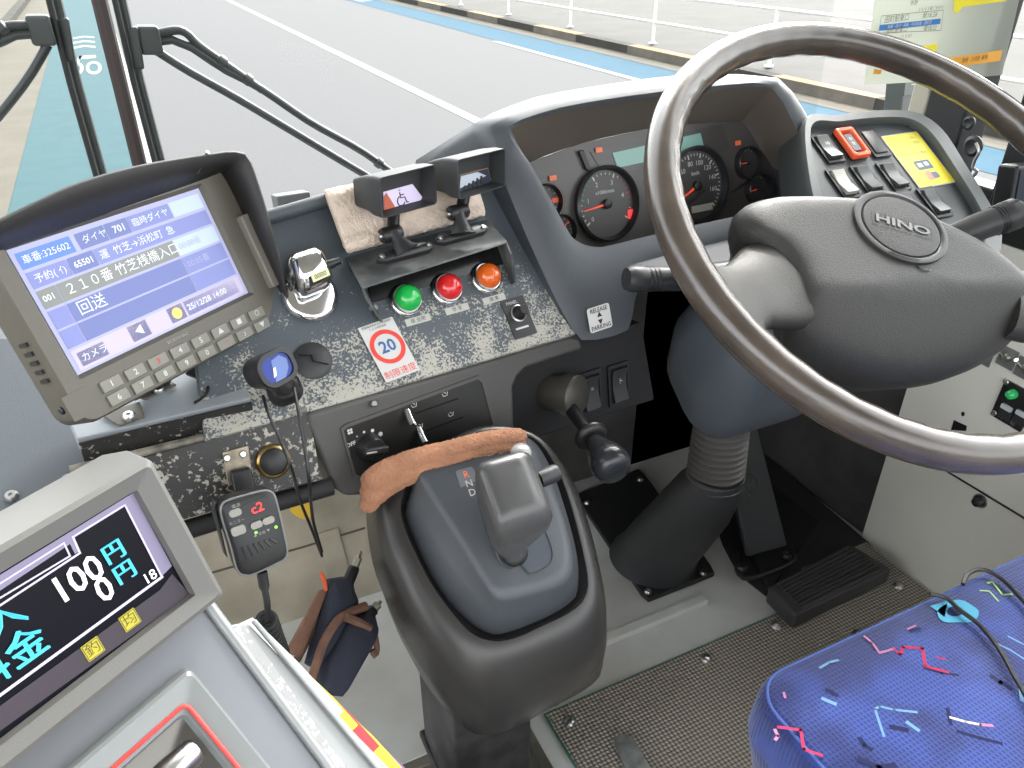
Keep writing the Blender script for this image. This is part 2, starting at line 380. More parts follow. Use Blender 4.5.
Lr=dens(pxs(K2,rim)); Ld=dens(pxs(K3,deep)); Lo=dens(pxs(K2,out,-.006))
Lr2=[p.lerp(q,.05)-K2.n*.002 for p,q in zip(Lr,Ld)]
Lm=[p.lerp(q,.22)+K2.n*.0045 for p,q in zip(Lr,Lo)]; Lm2=[p.lerp(q,.80)+K2.n*.003 for p,q in zip(Lr,Lo)]
back1=[p+V(0,.03,-.006) for p in scaled(Lo,1.025)]; back2=[p+V(0,.22,-.09) for p in scaled(Lo,1.04)]
b=MB(); b.mat(0).loft([back2,back1,Lo,Lm2,Lm,Lr])
b.build('instrument_hood',[M_cowl],dash,smooth=50,fixn=False)
b=MB(); b.loft([Lr,Lr2,Ld]); 
b.build('hood_recess',[M_brown],dash,smooth=30,fixn=False)
# ledge of the hood towards the column
LP=Pl(K2.P(700,250,.002),86,25)
b=MB(); b.prism(pxs(LP,[(622,255),(700,238),(800,214),(830,214),(836,240),(740,262),(650,277),(628,276)]),-LP.n*.03); b.build('column_ledge',M_cowl,dash,bevel=.006)
# release/parking sticker (a thing of its own: a label stuck on)
KS=Pl(K2.P(600,318,.0012),80,60)
def sticker_rect(pl,px4,h=.0006,r=.002):
    us=[pl.uv(*q) for q in px4]; a0=min(u[0] for u in us);a1=max(u[0] for u in us);b0=min(u[1] for u in us);b1=max(u[1] for u in us); return a0,b0,a1,b1
k=Pl(KS.P(599.5,318),u=KS.P(607,301)-KS.P(585,308),v=KS.P(587,304)-KS.P(592,333))
wd=(k.P(608,302)-k.P(586,309)).length; ht=(k.P(586,309)-k.P(592,333)).length
b=MB(); b.mat(0).rr(k,-wd/2,-ht/2,wd/2,ht/2,0,.0007,.003)
b.mat(1).text('RELEASE',k,0,ht*.34,.0009,.0066,bold=.0001).text('PARKING',k,0,-ht*.36,.0009,.0066,bold=.0001)
for s in (1,-1): b.face([k.L(-.0035,s*.0015,.0009),k.L(.0035,s*.0015,.0009),k.L(0,s*.007,.0009)])
o=b.build('direction_sticker',[M_white,M_black],label='white RELEASE PARKING sticker on the grey hood above the parking brake lever',cat='sticker',fixn=False,smooth=0)
# ================================================================== INSTRUMENT CLUSTER
cl=thing('instrument_cluster','dark instrument cluster with round dials behind the steering wheel rim','instrument cluster',K3.P(650,200,.002))
M_clface=mat('cluster_face',(80,77,75),.35)
M_dial=mat('dial_face',(66,64,64),.4)
M_needle=mat('needle_red',(235,80,50),.4,emit=.3)
M_amber=mat('warning_amber',(225,110,70),.4,emit=.1)
b=MB(); b.prism([K3.o+K3.u*K3.uv(x,y,.002)[0]+K3.v*K3.uv(x,y,.002)[1]+K3.n*.002 for x,y in deep],-K3.n*.004); b.build('face_plate',M_clface,cl,smooth=0)
b=MB(); b.prism(pxs(K3,[(577,151),(582,150),(590,171),(585,170)],.003),K3.n*.004); b.build('divider',M_black,cl,bevel=.001)
b=MB(); b.mat(0).prism(pxs(K3,[(612,153),(700,133),(704,149),(617,168)],.003),K3.n*.001).mat(1).prism(pxs(K3,[(590,152),(722,124),(730,150),(606,178)],.0025),K3.n*.0005)
b.build('display_window',[mat('lcd_teal',(125,170,160),.25),mat('lcd_surround',(70,68,67),.3)],cl,smooth=0)
for q in [(599,150),(553,178),(738,143),(556,200)]:
    c=K3.uv(*q,.004); MB().rr(K3,c[0]-.005,c[1]-.003,c[0]+.005,c[1]+.003,.0038,.0045,.001).build('warning_lamp',M_amber,cl,smooth=0)
def gauge(name,c,rad,a0,a1,nmaj,sub,labels,needle,nl,unit,red=None,green=None):
    a,bb=K3.uv(*c,.004)
    def pt(r,t,h): return K3.L(a+r*math.cos(R(t)),bb+r*math.sin(R(t)),h)
    g=MB(); N=48
    g.mat(0).loft([[pt(r,360*j/N,h) for j in range(N)] for r,h in ((rad*1.12,.002),(rad*1.14,.011),(rad*1.06,.013),(rad*1.0,.004))])
    root=g.build(name,[mat('dial_bezel',(38,39,41),.3)],cl,label='black ringed dial',smooth=50)
    g=MB(); g.mat(0).lathe(K3.L(a,bb,.003),K3.n,[(rad,0),(rad,.001)],N)
    g.mat(1)
    for i in range(nmaj*sub+1):
        t=a0+(a1-a0)*i/(nmaj*sub); big=i%sub==0; r1=rad*.93; r0=rad*(.80 if big else .86); wv=rad*(.022 if big else .012)
        e=V(-math.sin(R(t)),math.cos(R(t)),0); p,q=pt(r0,t,.0045),pt(r1,t,.0045); w_=(K3.u*e.x+K3.v*e.y)*wv
        g.mat(2 if red and red[0]<=i<=red[1] else (3 if green and green[0]<=i<=green[1] else 1)); g.face([p-w_,p+w_,q+w_,q-w_])
    g.mat(1)
    for i,s in enumerate(labels):
        if s=='' : continue
        t=a0+(a1-a0)*i/nmaj; g.text(s,K3,a+rad*.66*math.cos(R(t)),bb+rad*.66*math.sin(R(t)),.0045,rad*.2)
    if unit: g.text(unit,K3,a,bb+rad*.36,.0045,rad*.15,bold=.0001)
    if red and len(labels)>8: pass
    g.build('dial',[M_dial,M_white,M_red,M_green],root,smooth=0,fixn=False)
    g=MB(); t=needle; e=V(-math.sin(R(t)),math.cos(R(t)),0); w_=(K3.u*e.x+K3.v*e.y)*rad*.035
    p=K3.L(a,bb,.006); q=pt(rad*nl,t,.006); g.mat(0).prism([p-w_,p+w_,q+w_*.4,q-w_*.4],K3.n*.001)
    g.mat(1).lathe(K3.L(a,bb,.0055),K3.n,[(rad*.15,0),(rad*.14,.004),(rad*.08,.005)],20)
    g.build('needle',[M_needle,M_black],root,smooth=40)
    return a,bb
ta,tb=gauge('tachometer',(606,204),.0415,215,-35,5,5,['0','1','2','3','4',''],186,.86,'x1000r/min',red=(17,22),green=(5,9))
c=K3.uv(631,214,.005); MB().rr(K3,c[0]-.005,c[1]-.006,c[0]+.005,c[1]+.006,.0045,.0055,.002).build('warning_light',mat('warn_red',(235,60,60),.4,emit=.5),cl,smooth=0)
gauge('speedometer',(696,186),.0455,225,-45,9,4,['0','20','40','60','80','100','120','140','160',''],205,.8,'km/h')
gauge('pressure_gauge',(747,163),.0195,210,60,4,2,['','','','',''],178,.9,'')
gauge('pressure_gauge',(757,189),.0195,210,60,4,2,['','','','',''],185,.9,'')
gauge('fuel_gauge',(545,202),.019,60,-60,4,2,['','','','',''],5,.9,'')
gauge('temperature_gauge',(560,231),.018,60,-60,4,2,['','','','',''],40,.9,'')
c=K3.uv(702,208,.005); MB().rr(K3,c[0]-.018,c[1]-.0045,c[0]+.018,c[1]+.0045,.0045,.006,.001).build('odometer',mat('odo',(170,170,160),.3),cl,smooth=0)
for q0,q1 in (((690,204),(705,191)),((733,192),(749,181))):
    MB().tube([K3.P(*q0,.012),K3.P(*q1,.016)],.0018,8).build('reset_stem',M_black,cl)
# ================================================================== STEERING WHEEL
WC=V(.668,.498,.734); WN=V(-.0464,-.5591,.8278).normalized()
WU=V(0,1,0).cross(WN).normalized(); W=Pl(WC,u=WU,v=WN.cross(WU))
wheel=thing('steering_wheel','large dark brown leather rimmed bus steering wheel with grey centre pad','steering wheel',WC)
M_rim=mat('rim_leather',(62,55,49),.2,bump=.12,bscale=700,coat=.3,spec=.7,var=.25,vscale=18)
M_pad=mat('pad_vinyl',(52,52,50),.42,spec=.3,bump=.35,bscale=900)
M_spoke=mat('spoke_vinyl',(54,53,50),.32,spec=.3,bump=.35,bscale=900)
N=160; loops=[]
for i in range(N):
    t=2*math.pi*i/N; e=W.u*math.cos(t)+W.v*math.sin(t); loop=[]
    for j in range(16):
        s=2*math.pi*j/16; r=.0176
        # finger grips moulded on the inner face
        if math.cos(s)<-.3: r-=.0013*(.5+.5*math.cos(t*44))*abs(math.cos(s))
        loop.append(WC+e*(.25+r*math.cos(s))+WN*r*math.sin(s)*1.04)
    loops.append(loop)
MB().loft(loops,ring=True).build('rim',M_rim,wheel,smooth=60)
pad=[(-.150,.066),(-.120,.073),(-.088,.068),(-.032,.053),(.032,.028),(.082,-.018),(.108,-.050),(.124,-.085),(.124,-.118),(.100,-.140),(.056,-.150),(.002,-.148),(-.066,-.130),(-.126,-.096),(-.150,-.066),(-.141,-.038),(-.136,-.006),(-.144,.022),(-.158,.042)]
P0=resample(pad,76)
def padloop(f,h,cx=0,cy=0): return [W.L(cx+(p.x-cx)*f,cy+(p.y-cy)*f,h) for p in P0]
def hq(p,base): # front (lower) part falls away below the ridge
    d=max(0,(-(p.y)*.97-(p.x)*.25)-.072); return base-d*.62
def padl(f,base,cx=-.015,cy=-.035): 
    return [W.L(cx+(p.x-cx)*f,cy+(p.y-cy)*f,hq(Vector(((p.x-cx)*f+cx,(p.y-cy)*f+cy,0)),base)) for p in P0]
b=MB(); b.loft([padl(.86,-.085),padl(.97,-.055),padl(1.0,-.035),padl(.985,-.024),padl(.93,-.0155),padl(.86,-.0130),padl(.8,-.012),padl(.72,-.0115),padl(.64,-.0115),padl(.56,-.0115),padl(.48,-.0115),padl(.4,-.0115),padl(.28,-.0115),padl(.15,-.0115)],cap0=True,cap1=True)
b.build('centre_pad',M_pad,wheel,smooth=70)
# emblem ring and raised lettering
EC=W.L(.004,-.004,-.0118)
em=Pl(EC,u=W.u,v=W.v).rot(-33)
def ell(r,h,rx=1.16): return [em.L(r*rx*math.cos(2*math.pi*j/48),r*math.sin(2*math.pi*j/48),h) for j in range(48)]
b=MB(); b.loft([ell(.045,-.001),ell(.044,.003),ell(.040,.0042),ell(.0375,.0025),ell(.037,.0015)]); b.build('emblem_ring',mat('ring_dark',(40,40,39),.45),wheel,smooth=50,fixn=False)
b=MB(); b.loft([ell(.037,.0015),ell(.036,.0035),ell(.030,.0042),ell(.002,.0045)],cap1=True)
ed=b.build('emblem_disc',M_pad,wheel,smooth=50,fixn=False)
b=MB(); b.mat(0)
o_=[em.L(a,c,.005) for a,c in rrect(-.033,-.0085,.033,.0085,.002)]; i_=[em.L(a,c,.005) for a,c in rrect(-.0322,-.0077,.0322,.0077,.0015)]
b.loft([o_,i_]); b.mat(1).text('HINO',em,0,-.0002,.0048,.0135,ext=.0006,sx=1.75,bold=.0003)
b.build('emblem_lettering',[M_dark,mat('letter_grey',(96,96,93),.35)],ed,smooth=0)
# horn mark
hm=Pl(W.L(-.004,-.056,-.0112),u=W.u,v=W.v).rot(-33); b=MB()
b.tube([hm.L(-.008,.003,.0005),hm.L(-.002,0,.0005),hm.L(.005,.001,.0005),hm.L(.007,.004,.0005)],.0005,6).tube([hm.L(-.008,.0045,.0005),hm.L(-.004,.001,.0005)],.0005,6); b.build('horn_mark',M_black,wheel)
def spoke(th,c0,w0,w1,name):
    # from the pad edge out to the rim at angle th
    e=V(math.cos(R(th)),math.sin(R(th)),0); rimc=e*.243; c0=V(*c0,0); loops=[]
    for k,(t,wd,tk,h) in enumerate(((0,w0*.96,.020,-.0385),(.2,w0*.92,.019,-.0365),(.4,w0*.78,.018,-.031),(.6,w0*.66,.017,-.022),(.76,w0*.72,.0155,-.014),(.88,w0*.92,.014,-.008),(.97,w0*1.22,.0125,-.004),(1.03,w0*1.5,.009,-.003))):
        c=c0.lerp(rimc,t); d=(rimc-c0).normalized(); pr=V(-d.y,d.x,0); lp=[]
        bend=(e*.25).cross(V(0,0,1))
        for j in range(24):
            s=2*math.pi*j/24; ca,sa=math.cos(s),math.sin(s)
            x=math.copysign(abs(ca)**.85,ca)*wd; z=math.copysign(abs(sa)**.8,sa)*tk
            q=c+pr*x
            if t>.8: # follow the curve of the rim
                r=q.length; q=q.normalized()*(r+(c.length-r)*((t-.8)/.22))
            lp.append(W.L(q.x,q.y,h+z-.0))
        loops.append(lp)
    MB().loft(loops,cap0=True,cap1=True).build(name,M_spoke,wheel,smooth=70)
spoke(188,(-.132,-.014),.053,.048,'spoke')
spoke(-44,(.100,-.105),.046,.048,'spoke')
# black undershell of the pad
b=MB(); b.loft([padl(.5,-.135),padl(.74,-.12),padl(.86,-.09),padl(.9,-.055)],cap0=True,cap1=True); b.build('undershell',mat('undershell',(52,54,58),.5),wheel,smooth=60)
# ================================================================== STEERING COLUMN
col=thing('steering_column','grey steering column shroud on ribbed gaiter and black floor boot','steering column',(.668,.82,.0))
M_shroud=mat('shroud_plastic',(68,74,81),.5,bump=.1,bscale=900)
XC=.668
def secl(c,ax,w,t,r=.3,n=24): # rounded-rectangle section across axis ax
    ax=Vector(ax).normalized(); u=V(1,0,0); v=ax.cross(u).normalized()
    return [Vector(c)+u*a+v*bb for a,bb in rrect(-w,-t,w,t,r*min(w,t)*2,5)]
ax=V(0,.62,-.78)
cs=[((XC-.005,.585,.640),.062,.060),((XC-.010,.615,.575),.098,.075),((XC+.002,.645,.515),.124,.080),((XC-.004,.672,.460),.104,.072),((XC-.008,.690,.425),.070,.055),((XC,.697,.405),.045,.04)]
b=MB(); b.loft([secl(c,ax,w_,t_,.35) for c,w_,t_ in cs],cap0=True,cap1=True); b.build('shroud',M_shroud,col,bevel=.004)
b=MB(); prof=[]
g0,g1=V(XC,.698,.405),V(XC-.002,.690,.275)
b2=[]; n_=13
loops=[]
for i in range(n_*8+1):
    t=i/(n_*8); c=g0.lerp(g1,t); a_=(g1-g0).normalized(); u=V(1,0,0); v=a_.cross(u); rr_=.0340+.0052*math.cos(i*math.pi/4)+.004*t
    loops.append([c+(u*math.cos(2*math.pi*j/28)+v*math.sin(2*math.pi*j/28))*rr_ for j in range(28)])
b.loft(loops,cap0=True,cap1=True).build('gaiter',mat('gaiter_rubber',(92,89,86),.34),col,smooth=70)
loops=[]
for c,r1,r2 in (((XC,.688,.290),.040,.040),((XC-.002,.698,.262),.052,.050),((XC+.002,.735,.18),.064,.060),((XC+.006,.785,.085),.068,.068),((XC+.008,.812,.030),.070,.072),((XC+.008,.820,.010),.078,.080)):
    loops.append([V(*c)+V(math.cos(2*math.pi*j/32)*r1,math.sin(2*math.pi*j/32)*r2,0) for j in range(32)])
MB().loft(loops,cap0=True,cap1=True).build('boot',mat('boot_rubber',(44,45,47),.55,bump=.3,bscale=120),col,smooth=60)
bp=[atz(x,y,.004) for x,y in ((575,497),(640,470),(716,575),(646,603))]
b=MB(); b.prism([V(p.x,p.y,.001) for p in resample(bp,40,smooth=False)],V(0,0,.010)); pl_=b.build('base_plate',M_rubber,col,bevel=.003)
for q in ((587,503),(648,592),(703,573),(640,480)):
    p=atz(*q,.011); screw(col,p,(0,0,1),.007,.005,name='bolt')
# stalks
def stalk(name,lab,pts,rs,cap):
    t=thing(name,lab,'stalk',pts[0])
    MB().tube(pts,rs,16).build('stem',M_dark,t,smooth=50)
    a,b_=pts[-1],pts[-2]; d_=(Vector(a)-Vector(b_)).normalized(); r=rs[-1]
    MB().lathe(a,d_,[(r,-.002),(r*1.08,.002),(r*1.08,.014),(r*.9,.019)],20).build('tip',cap,t,smooth=50)
    bb=MB()
    for k in range(3): bb.lathe(Vector(a).lerp(Vector(b_),.12+.1*k),d_,[(r*1.01,0),(r*1.04,.001),(r*1.01,.002)],20)
    bb.build('grip_ring',M_black,t)
    return t
s0=W.L(-.05,-.0,-.11)
stalk('turn_signal_stalk','black column stalk pointing left from behind the wheel rim above the brake sticker',[at(790,262,.84),at(720,274,.815),at(685,279,.80),at(643,279,.785)],[.010,.012,.0125,.0125],M_dark)
stalk('wiper_stalk','dark grey column stalk pointing right beside the wall window',[at(885,262,.86),at(945,240,.86),at(975,228,.86),at(1003,218,.86)],[.010,.0135,.0155,.0165],M_dark)
# ================================================================== LAMPS, BRACKET, SMALL MONITORS ON THE DASH
def lampmat(n,c,e):
    m=mat(n,c,.12,emit=e,coat=.6); return m
A_=D.P(345,257); B_=D.P(487,219); A1=D.P(361,287,.034); B1=D.P(507,241,.034)
br=thing('monitor_bracket','dark folded metal bracket over the three round lamps on the dash','bracket',D.P(420,262))
M_brk=mat('bracket_paint',(74,78,80),.45,var=.15,vscale=60,c2=(104,106,104))
b=MB(); b.prism([A_,B_,B1,A1],-D.v*.0025); b.build('top_plate',M_brk,br,bevel=.0008)
M_brin=mat('bracket_gloss_black',(24,24,24),.18)
Ad=D.P(378,318); Bd=D.P(514,285); Au=D.P(372,300); Bu=D.P(506,262)
b=MB(); b.prism([A_-D.v*.003,A1-D.v*.003,A1-D.v*.012,D.P(381,322,.003),D.P(374,318)],D.u*.002); b.build('side_flange',M_brk,br)
b=MB(); b.prism([B_-D.v*.003,B1-D.v*.003,B1-D.v*.014,D.P(516,282,.003),D.P(513,284)],-D.u*.002); b.build('side_flange',M_brk,br)
b=MB(); b.prism([D.P(363,270,.004),D.P(500,232,.004),D.P(506,263,.0015),D.P(372,303,.0015)],-D.n*.001); b.build('back_plate',M_brin,br)
screw(br,D.P(375,308,.003),D.n,.003)
for nm,q,c,lab in (('green',(405,301),(30,190,80),'green domed indicator lamp, nearest the speed limit sticker'),('red',(446,290),(225,40,45),'red domed indicator lamp between the green and the orange ones'),('orange',(485,279),(235,105,30),'orange domed indicator lamp, beside the small control knob')):
    o_=D.P(*q,.0005); t=thing('indicator_lamp',lab,'lamp',o_,'indicator lamps under the bracket')
    MB().lathe(o_,D.n,[(.0165,0),(.0172,.0022),(.0165,.0042),(.0148,.005),(.0142,.008),(.0132,.008),(.0125,.004)],36,caps=False).build('bezel',M_chrome,t,smooth=50)
    MB().lathe(o_,D.n,[(.0132,.003),(.0134,.009),(.0122,.014),(.0092,.018),(.005,.0202),(.0005,.021)],32).build('lens',lampmat('lens_'+nm,tuple(int(v*.86) for v in c),.08),t,smooth=60)
    MB().lathe(o_,D.n,[(.0137,.0085),(.0137,.0095),(.0128,.0095)],32,caps=False).build('retaining_ring',M_steel,t)
# label strips under the lamps
for q,lab,tx in (((418,320),'small pale label strip under the green lamp','扉 全閉'),((457,309),'small pale label strip under the red lamp','非 常'),((494,299),'small pale label strip under the orange lamp','降 車')):
    k=Pl(D.P(*q,.0003),u=D.u,v=D.v); b=MB(); b.mat(0).rr(k,-.0135,-.0036,.0135,.0036,0,.0005,.0005).mat(1).text(tx,k,0,0,.0007,.005)
    b.build('label_strip',[mat('label_grey',(178,178,170),.5),M_dark],label=lab,cat='label',fixn=False,smooth=0,group='label strips under the indicator lamps')
# small knob on a plate
kp=Pl(D.P(518.5,317.5,.0004),u=D.u,v=D.v)
t=thing('dimmer_switch','small black knob on a rectangular black plate at the dash corner','switch',kp.o)
b=MB(); b.rr(kp,-.014,-.0215,.014,.0215,0,.0012,.0012); b.build('plate',M_dark,t,smooth=40)
MB().lathe(kp.L(.001,.004,.001),kp.n,[(.0078,0),(.0078,.002),(.0062,.0035),(.0055,.013),(.0048,.0145)],24).build('knob',M_black,t,smooth=50)
MB().lathe(kp.L(.001,.004,.001),kp.n,[(.0092,0),(.0092,.0012),(.0075,.002)],24).build('collar',M_steel,t,smooth=50)
b=MB(); b.rr(kp,-.009,-.0125,.007,-.0105,.0011,.0015,.0004).build('index_bar',M_white,t,smooth=0); b=MB(); b.text('PANEL',kp,-.002,.0165,.0014,.0048); b.build('marking',M_white,t,smooth=0,fixn=False)
# speed limit sticker
S=Pl(D.P(389,349.5,.0012),u=D.P(395,315)-D.P(360,327),v=D.P(372,321)-D.P(401,376))
sw=(D.P(395,315)-D.P(361,327)).length; sh=(D.P(377,321)-D.P(402,376)).length
b=MB(); b.mat(0).rr(S,-sw/2,-sh/2,sw/2,sh/2,0,.0008,.001)
def ring(b,pl,cx,cy,r0,r1,h,n=40):
    b.loft([[pl.L(cx+r*math.cos(2*math.pi*j/n),cy+r*math.sin(2*math.pi*j/n),h) for j in range(n)] for r in (r0,r1)])
b.mat(1); ring(b,S,0,.003,.0128,.0172,.001); b.text('制限速度',S,0,-.0235,.001,.0085,bold=.0002)
b.mat(2).text('20',S,0,.003,.001,.0165,bold=.0004); b.mat(3).text('道路運送車両法の保安基準',S,0,.0265,.001,.0026).text('による制限速度',S,0,.0232,.001,.0026)
b.build('speed_limit_sticker',[M_white,mat('sign_red',(215,60,50),.5),mat('sign_blue',(50,95,150),.5),M_dark],label='white sticker with a red ring around the blue number 20',cat='sticker',fixn=False,smooth=0)
# suction disc
o_=D.P(313,361,.001); t=thing('suction_disc','flat round dark disc lying on the dash by the small blue monitor','suction cup',o_)
MB().lathe(o_,D.n,[(.017,0),(.0172,.0015),(.014,.0035),(.004,.0042)],32).build('disc',M_dark,t,smooth=50)
b=MB(); kk=Pl(o_,u=D.u,v=D.v); b.prism([kk.L(*p,.003) for p in ((-.012,.008),(.002,.003),(.0,-.002),(.011,-.008),(-.002,-.001),(-.001,.004))],D.n*.004); b.build('tab',M_black,t,smooth=0)
# tally counter
Tn=thing('tally_counter','chromed hand tally counter clamped upright on the dash left of the lamps','tally counter',D.P(312,300))
c0=D.P(310,296,.002); 
MB().lathe(c0,D.n,[(.0255,0),(.0255,.003),(.023,.006),(.020,.007)],40).build('base',M_chrome,Tn,smooth=50)
ca=D.P(309,272,.022); tilt=(D.v*.55+D.n*.5-D.u*.65).normalized(); Cp=Pl(ca,u=(D.u*.9+D.v*.12),v=D.v)
b=MB()
ax_=Cp.u; fr=[]
for t_,r in ((-.016,.014),(-.0145,.0185),(-.010,.0205),(.008,.0205),(.0125,.019),(.014,.015)):
    u_=D.v;v_=ax_.cross(u_).normalized(); fr.append([ca+ax_*t_+(u_*math.cos(2*math.pi*j/36)+v_*math.sin(2*math.pi*j/36))*r for j in range(36)])
b.loft(fr,cap0=True,cap1=True).build('body',M_chrome,Tn,smooth=60)
wpl=Pl(at(319,276,.665),u=Cp.u,v=(D.v*.8-D.n*.0)+V(0,0,.1)); wpl=Pl(D.P(320,276,.0385),u=D.P(331,270,.03)-D.P(306,281,.03),v=D.v)
b=MB(); b.rr(wpl,-.011,-.006,.011,.006,-.012,.002,.001); wn_=b.build('window_frame',M_black,Tn,bevel=.0006)
b=MB(); b.mat(0).rr(wpl,-.0085,-.0035,.0085,.0035,.002,.0024,.0003).mat(1).text('0000',wpl,0,0,.0026,.006); b.build('number_wheels',[mat('counter_cream',(215,215,170),.4),M_black],wn_,smooth=0,fixn=False)
MB().lathe(D.P(307,257,.034),(D.v+D.n*.5),[(.0055,-.006),(.0058,.002),(.004,.004)],20).build('push_button',mat('button_ivory',(228,224,180),.35),Tn,smooth=50)
MB().lathe(D.P(325,266,.026),Cp.u,[(.0045,0),(.0045,.008),(.0035,.012),(.0035,.015)],12).build('reset_knob',M_black,Tn)
MB().tube([D.P(292,292,.006),D.P(289,278,.02),D.P(296,262,.034),D.P(306,254,.036)],.0022,8).build('finger_ring',M_chrome,Tn)
# folded pale cloth behind the monitors
def fuzz(o,st,size=.004,mid=.5):
    tx=bpy.data.textures.new('fuzz','CLOUDS'); tx.noise_scale=size; tx.noise_depth=3
    md=o.modifiers.new('d','DISPLACE'); md.texture=tx; md.strength=st; md.mid_level=mid; md.texture_coords='LOCAL'
def cloth_roll(name,label,pts,rad,m,flat=.6,nrm=None,folds=3,cat='cloth',st=.004):
    """a folded towel: a few flattened layers lying on one another"""
    loops=[]; N_=60
    path=resample(pts,N_,closed=False)
    for i,p in enumerate(path):
        a=path[max(i-1,0)];c=path[min(i+1,N_-1)]; t=(c-a).normalized(); n=(nrm-t*nrm.dot(t)).normalized(); s=t.cross(n)
        r=rad[0]+(rad[1]-rad[0])*i/(N_-1); e=1-.35*(max(0,abs(i/(N_-1)-.5)-.42)/.08)
        lp=[]
        for j in range(48):
            q=2*math.pi*j/48; w=1+.13*math.cos(q*folds*2+.6*math.sin(i*.12)); lp.append(p+(s*math.cos(q)+n*math.sin(q)*flat)*r*w*e)
        loops.append(lp)
    o=MB().loft(loops,cap0=True,cap1=True).build(name,m,label=label,cat=cat,smooth=0,sub=1); fuzz(o,st); return o
M_towelw=mat('pale_towel',(202,186,171),.95,bump=.8,bscale=500,var=.08,vscale=30)
tw=MB()
# a sheet folded over: grid over the dash surface
def sheet(name,label,corner,nu,nv,hfun,m,thick,cat,st=.003):
    loops=[]
    for i in range(nu+1):
        row=[]
        for j in range(nv+1):
            s,t_=i/nu,j/nv
            x=(corner[0][0]*(1-s)+corner[1][0]*s)*(1-t_)+(corner[3][0]*(1-s)+corner[2][0]*s)*t_
            y=(corner[0][1]*(1-s)+corner[1][1]*s)*(1-t_)+(corner[3][1]*(1-s)+corner[2][1]*s)*t_
            row.append(D.P(x,y,hfun(s,t_)))
        loops.append(row)
    b=MB(); b.loft(loops,closed=False)
    o=b.build(name,m,label=label,cat=cat,smooth=0,sub=1); md=o.modifiers.new('s','SOLIDIFY'); md.thickness=thick; md.offset=1 if False else -1
    fuzz(o,st); return o
def hf(s,t_):
    e=min(s,1-s,t_,1-t_); rise=min(1,e/.10)
    return .003+.021*rise**.5+.005*math.sin(s*9+t_*4)*(t_)+.003*math.sin(t_*26)*(t_>.35)
loops=[]
def tp(s,t_):
    # s along, t_ across: upper flap, outer fold, lower layers
    TL,TR,BR,BL=(323,190),(470,160),(487,215),(346,254)
    x=(TL[0]*(1-s)+TR[0]*s)*(1-t_)+(BL[0]*(1-s)+BR[0]*s)*t_; y=(TL[1]*(1-s)+TR[1]*s)*(1-t_)+(BL[1]*(1-s)+BR[1]*s)*t_
    return x,y
for i in range(41):
    s=i/40; row=[]
    for j in range(32):
        q=2*math.pi*j/32; c,si=math.cos(q),math.sin(q)
        t_=.5-.5*math.copysign(abs(c)**.6,c); hh=.0145+.0135*math.copysign(abs(si)**.55,si)
        hh+=.0022*math.sin(t_*16+s*3)*(si>0)+.002*math.sin(s*14+t_*5)*(si>0)
        ww=1-.25*max(0,(abs(s-.5)-.46)/.04)
        hh=.0145+(hh-.0145)*ww
        x,y=tp(s,t_); row.append(D.P(x,y,max(hh,.0008)))
    loops.append(row)
o=MB().loft(loops,cap0=True,cap1=True).build('folded_cloth',M_towelw,label='folded cream towelling cloth lying behind the two hooded monitors',cat='cloth',smooth=0,sub=2); fuzz(o,.0035,.0035)
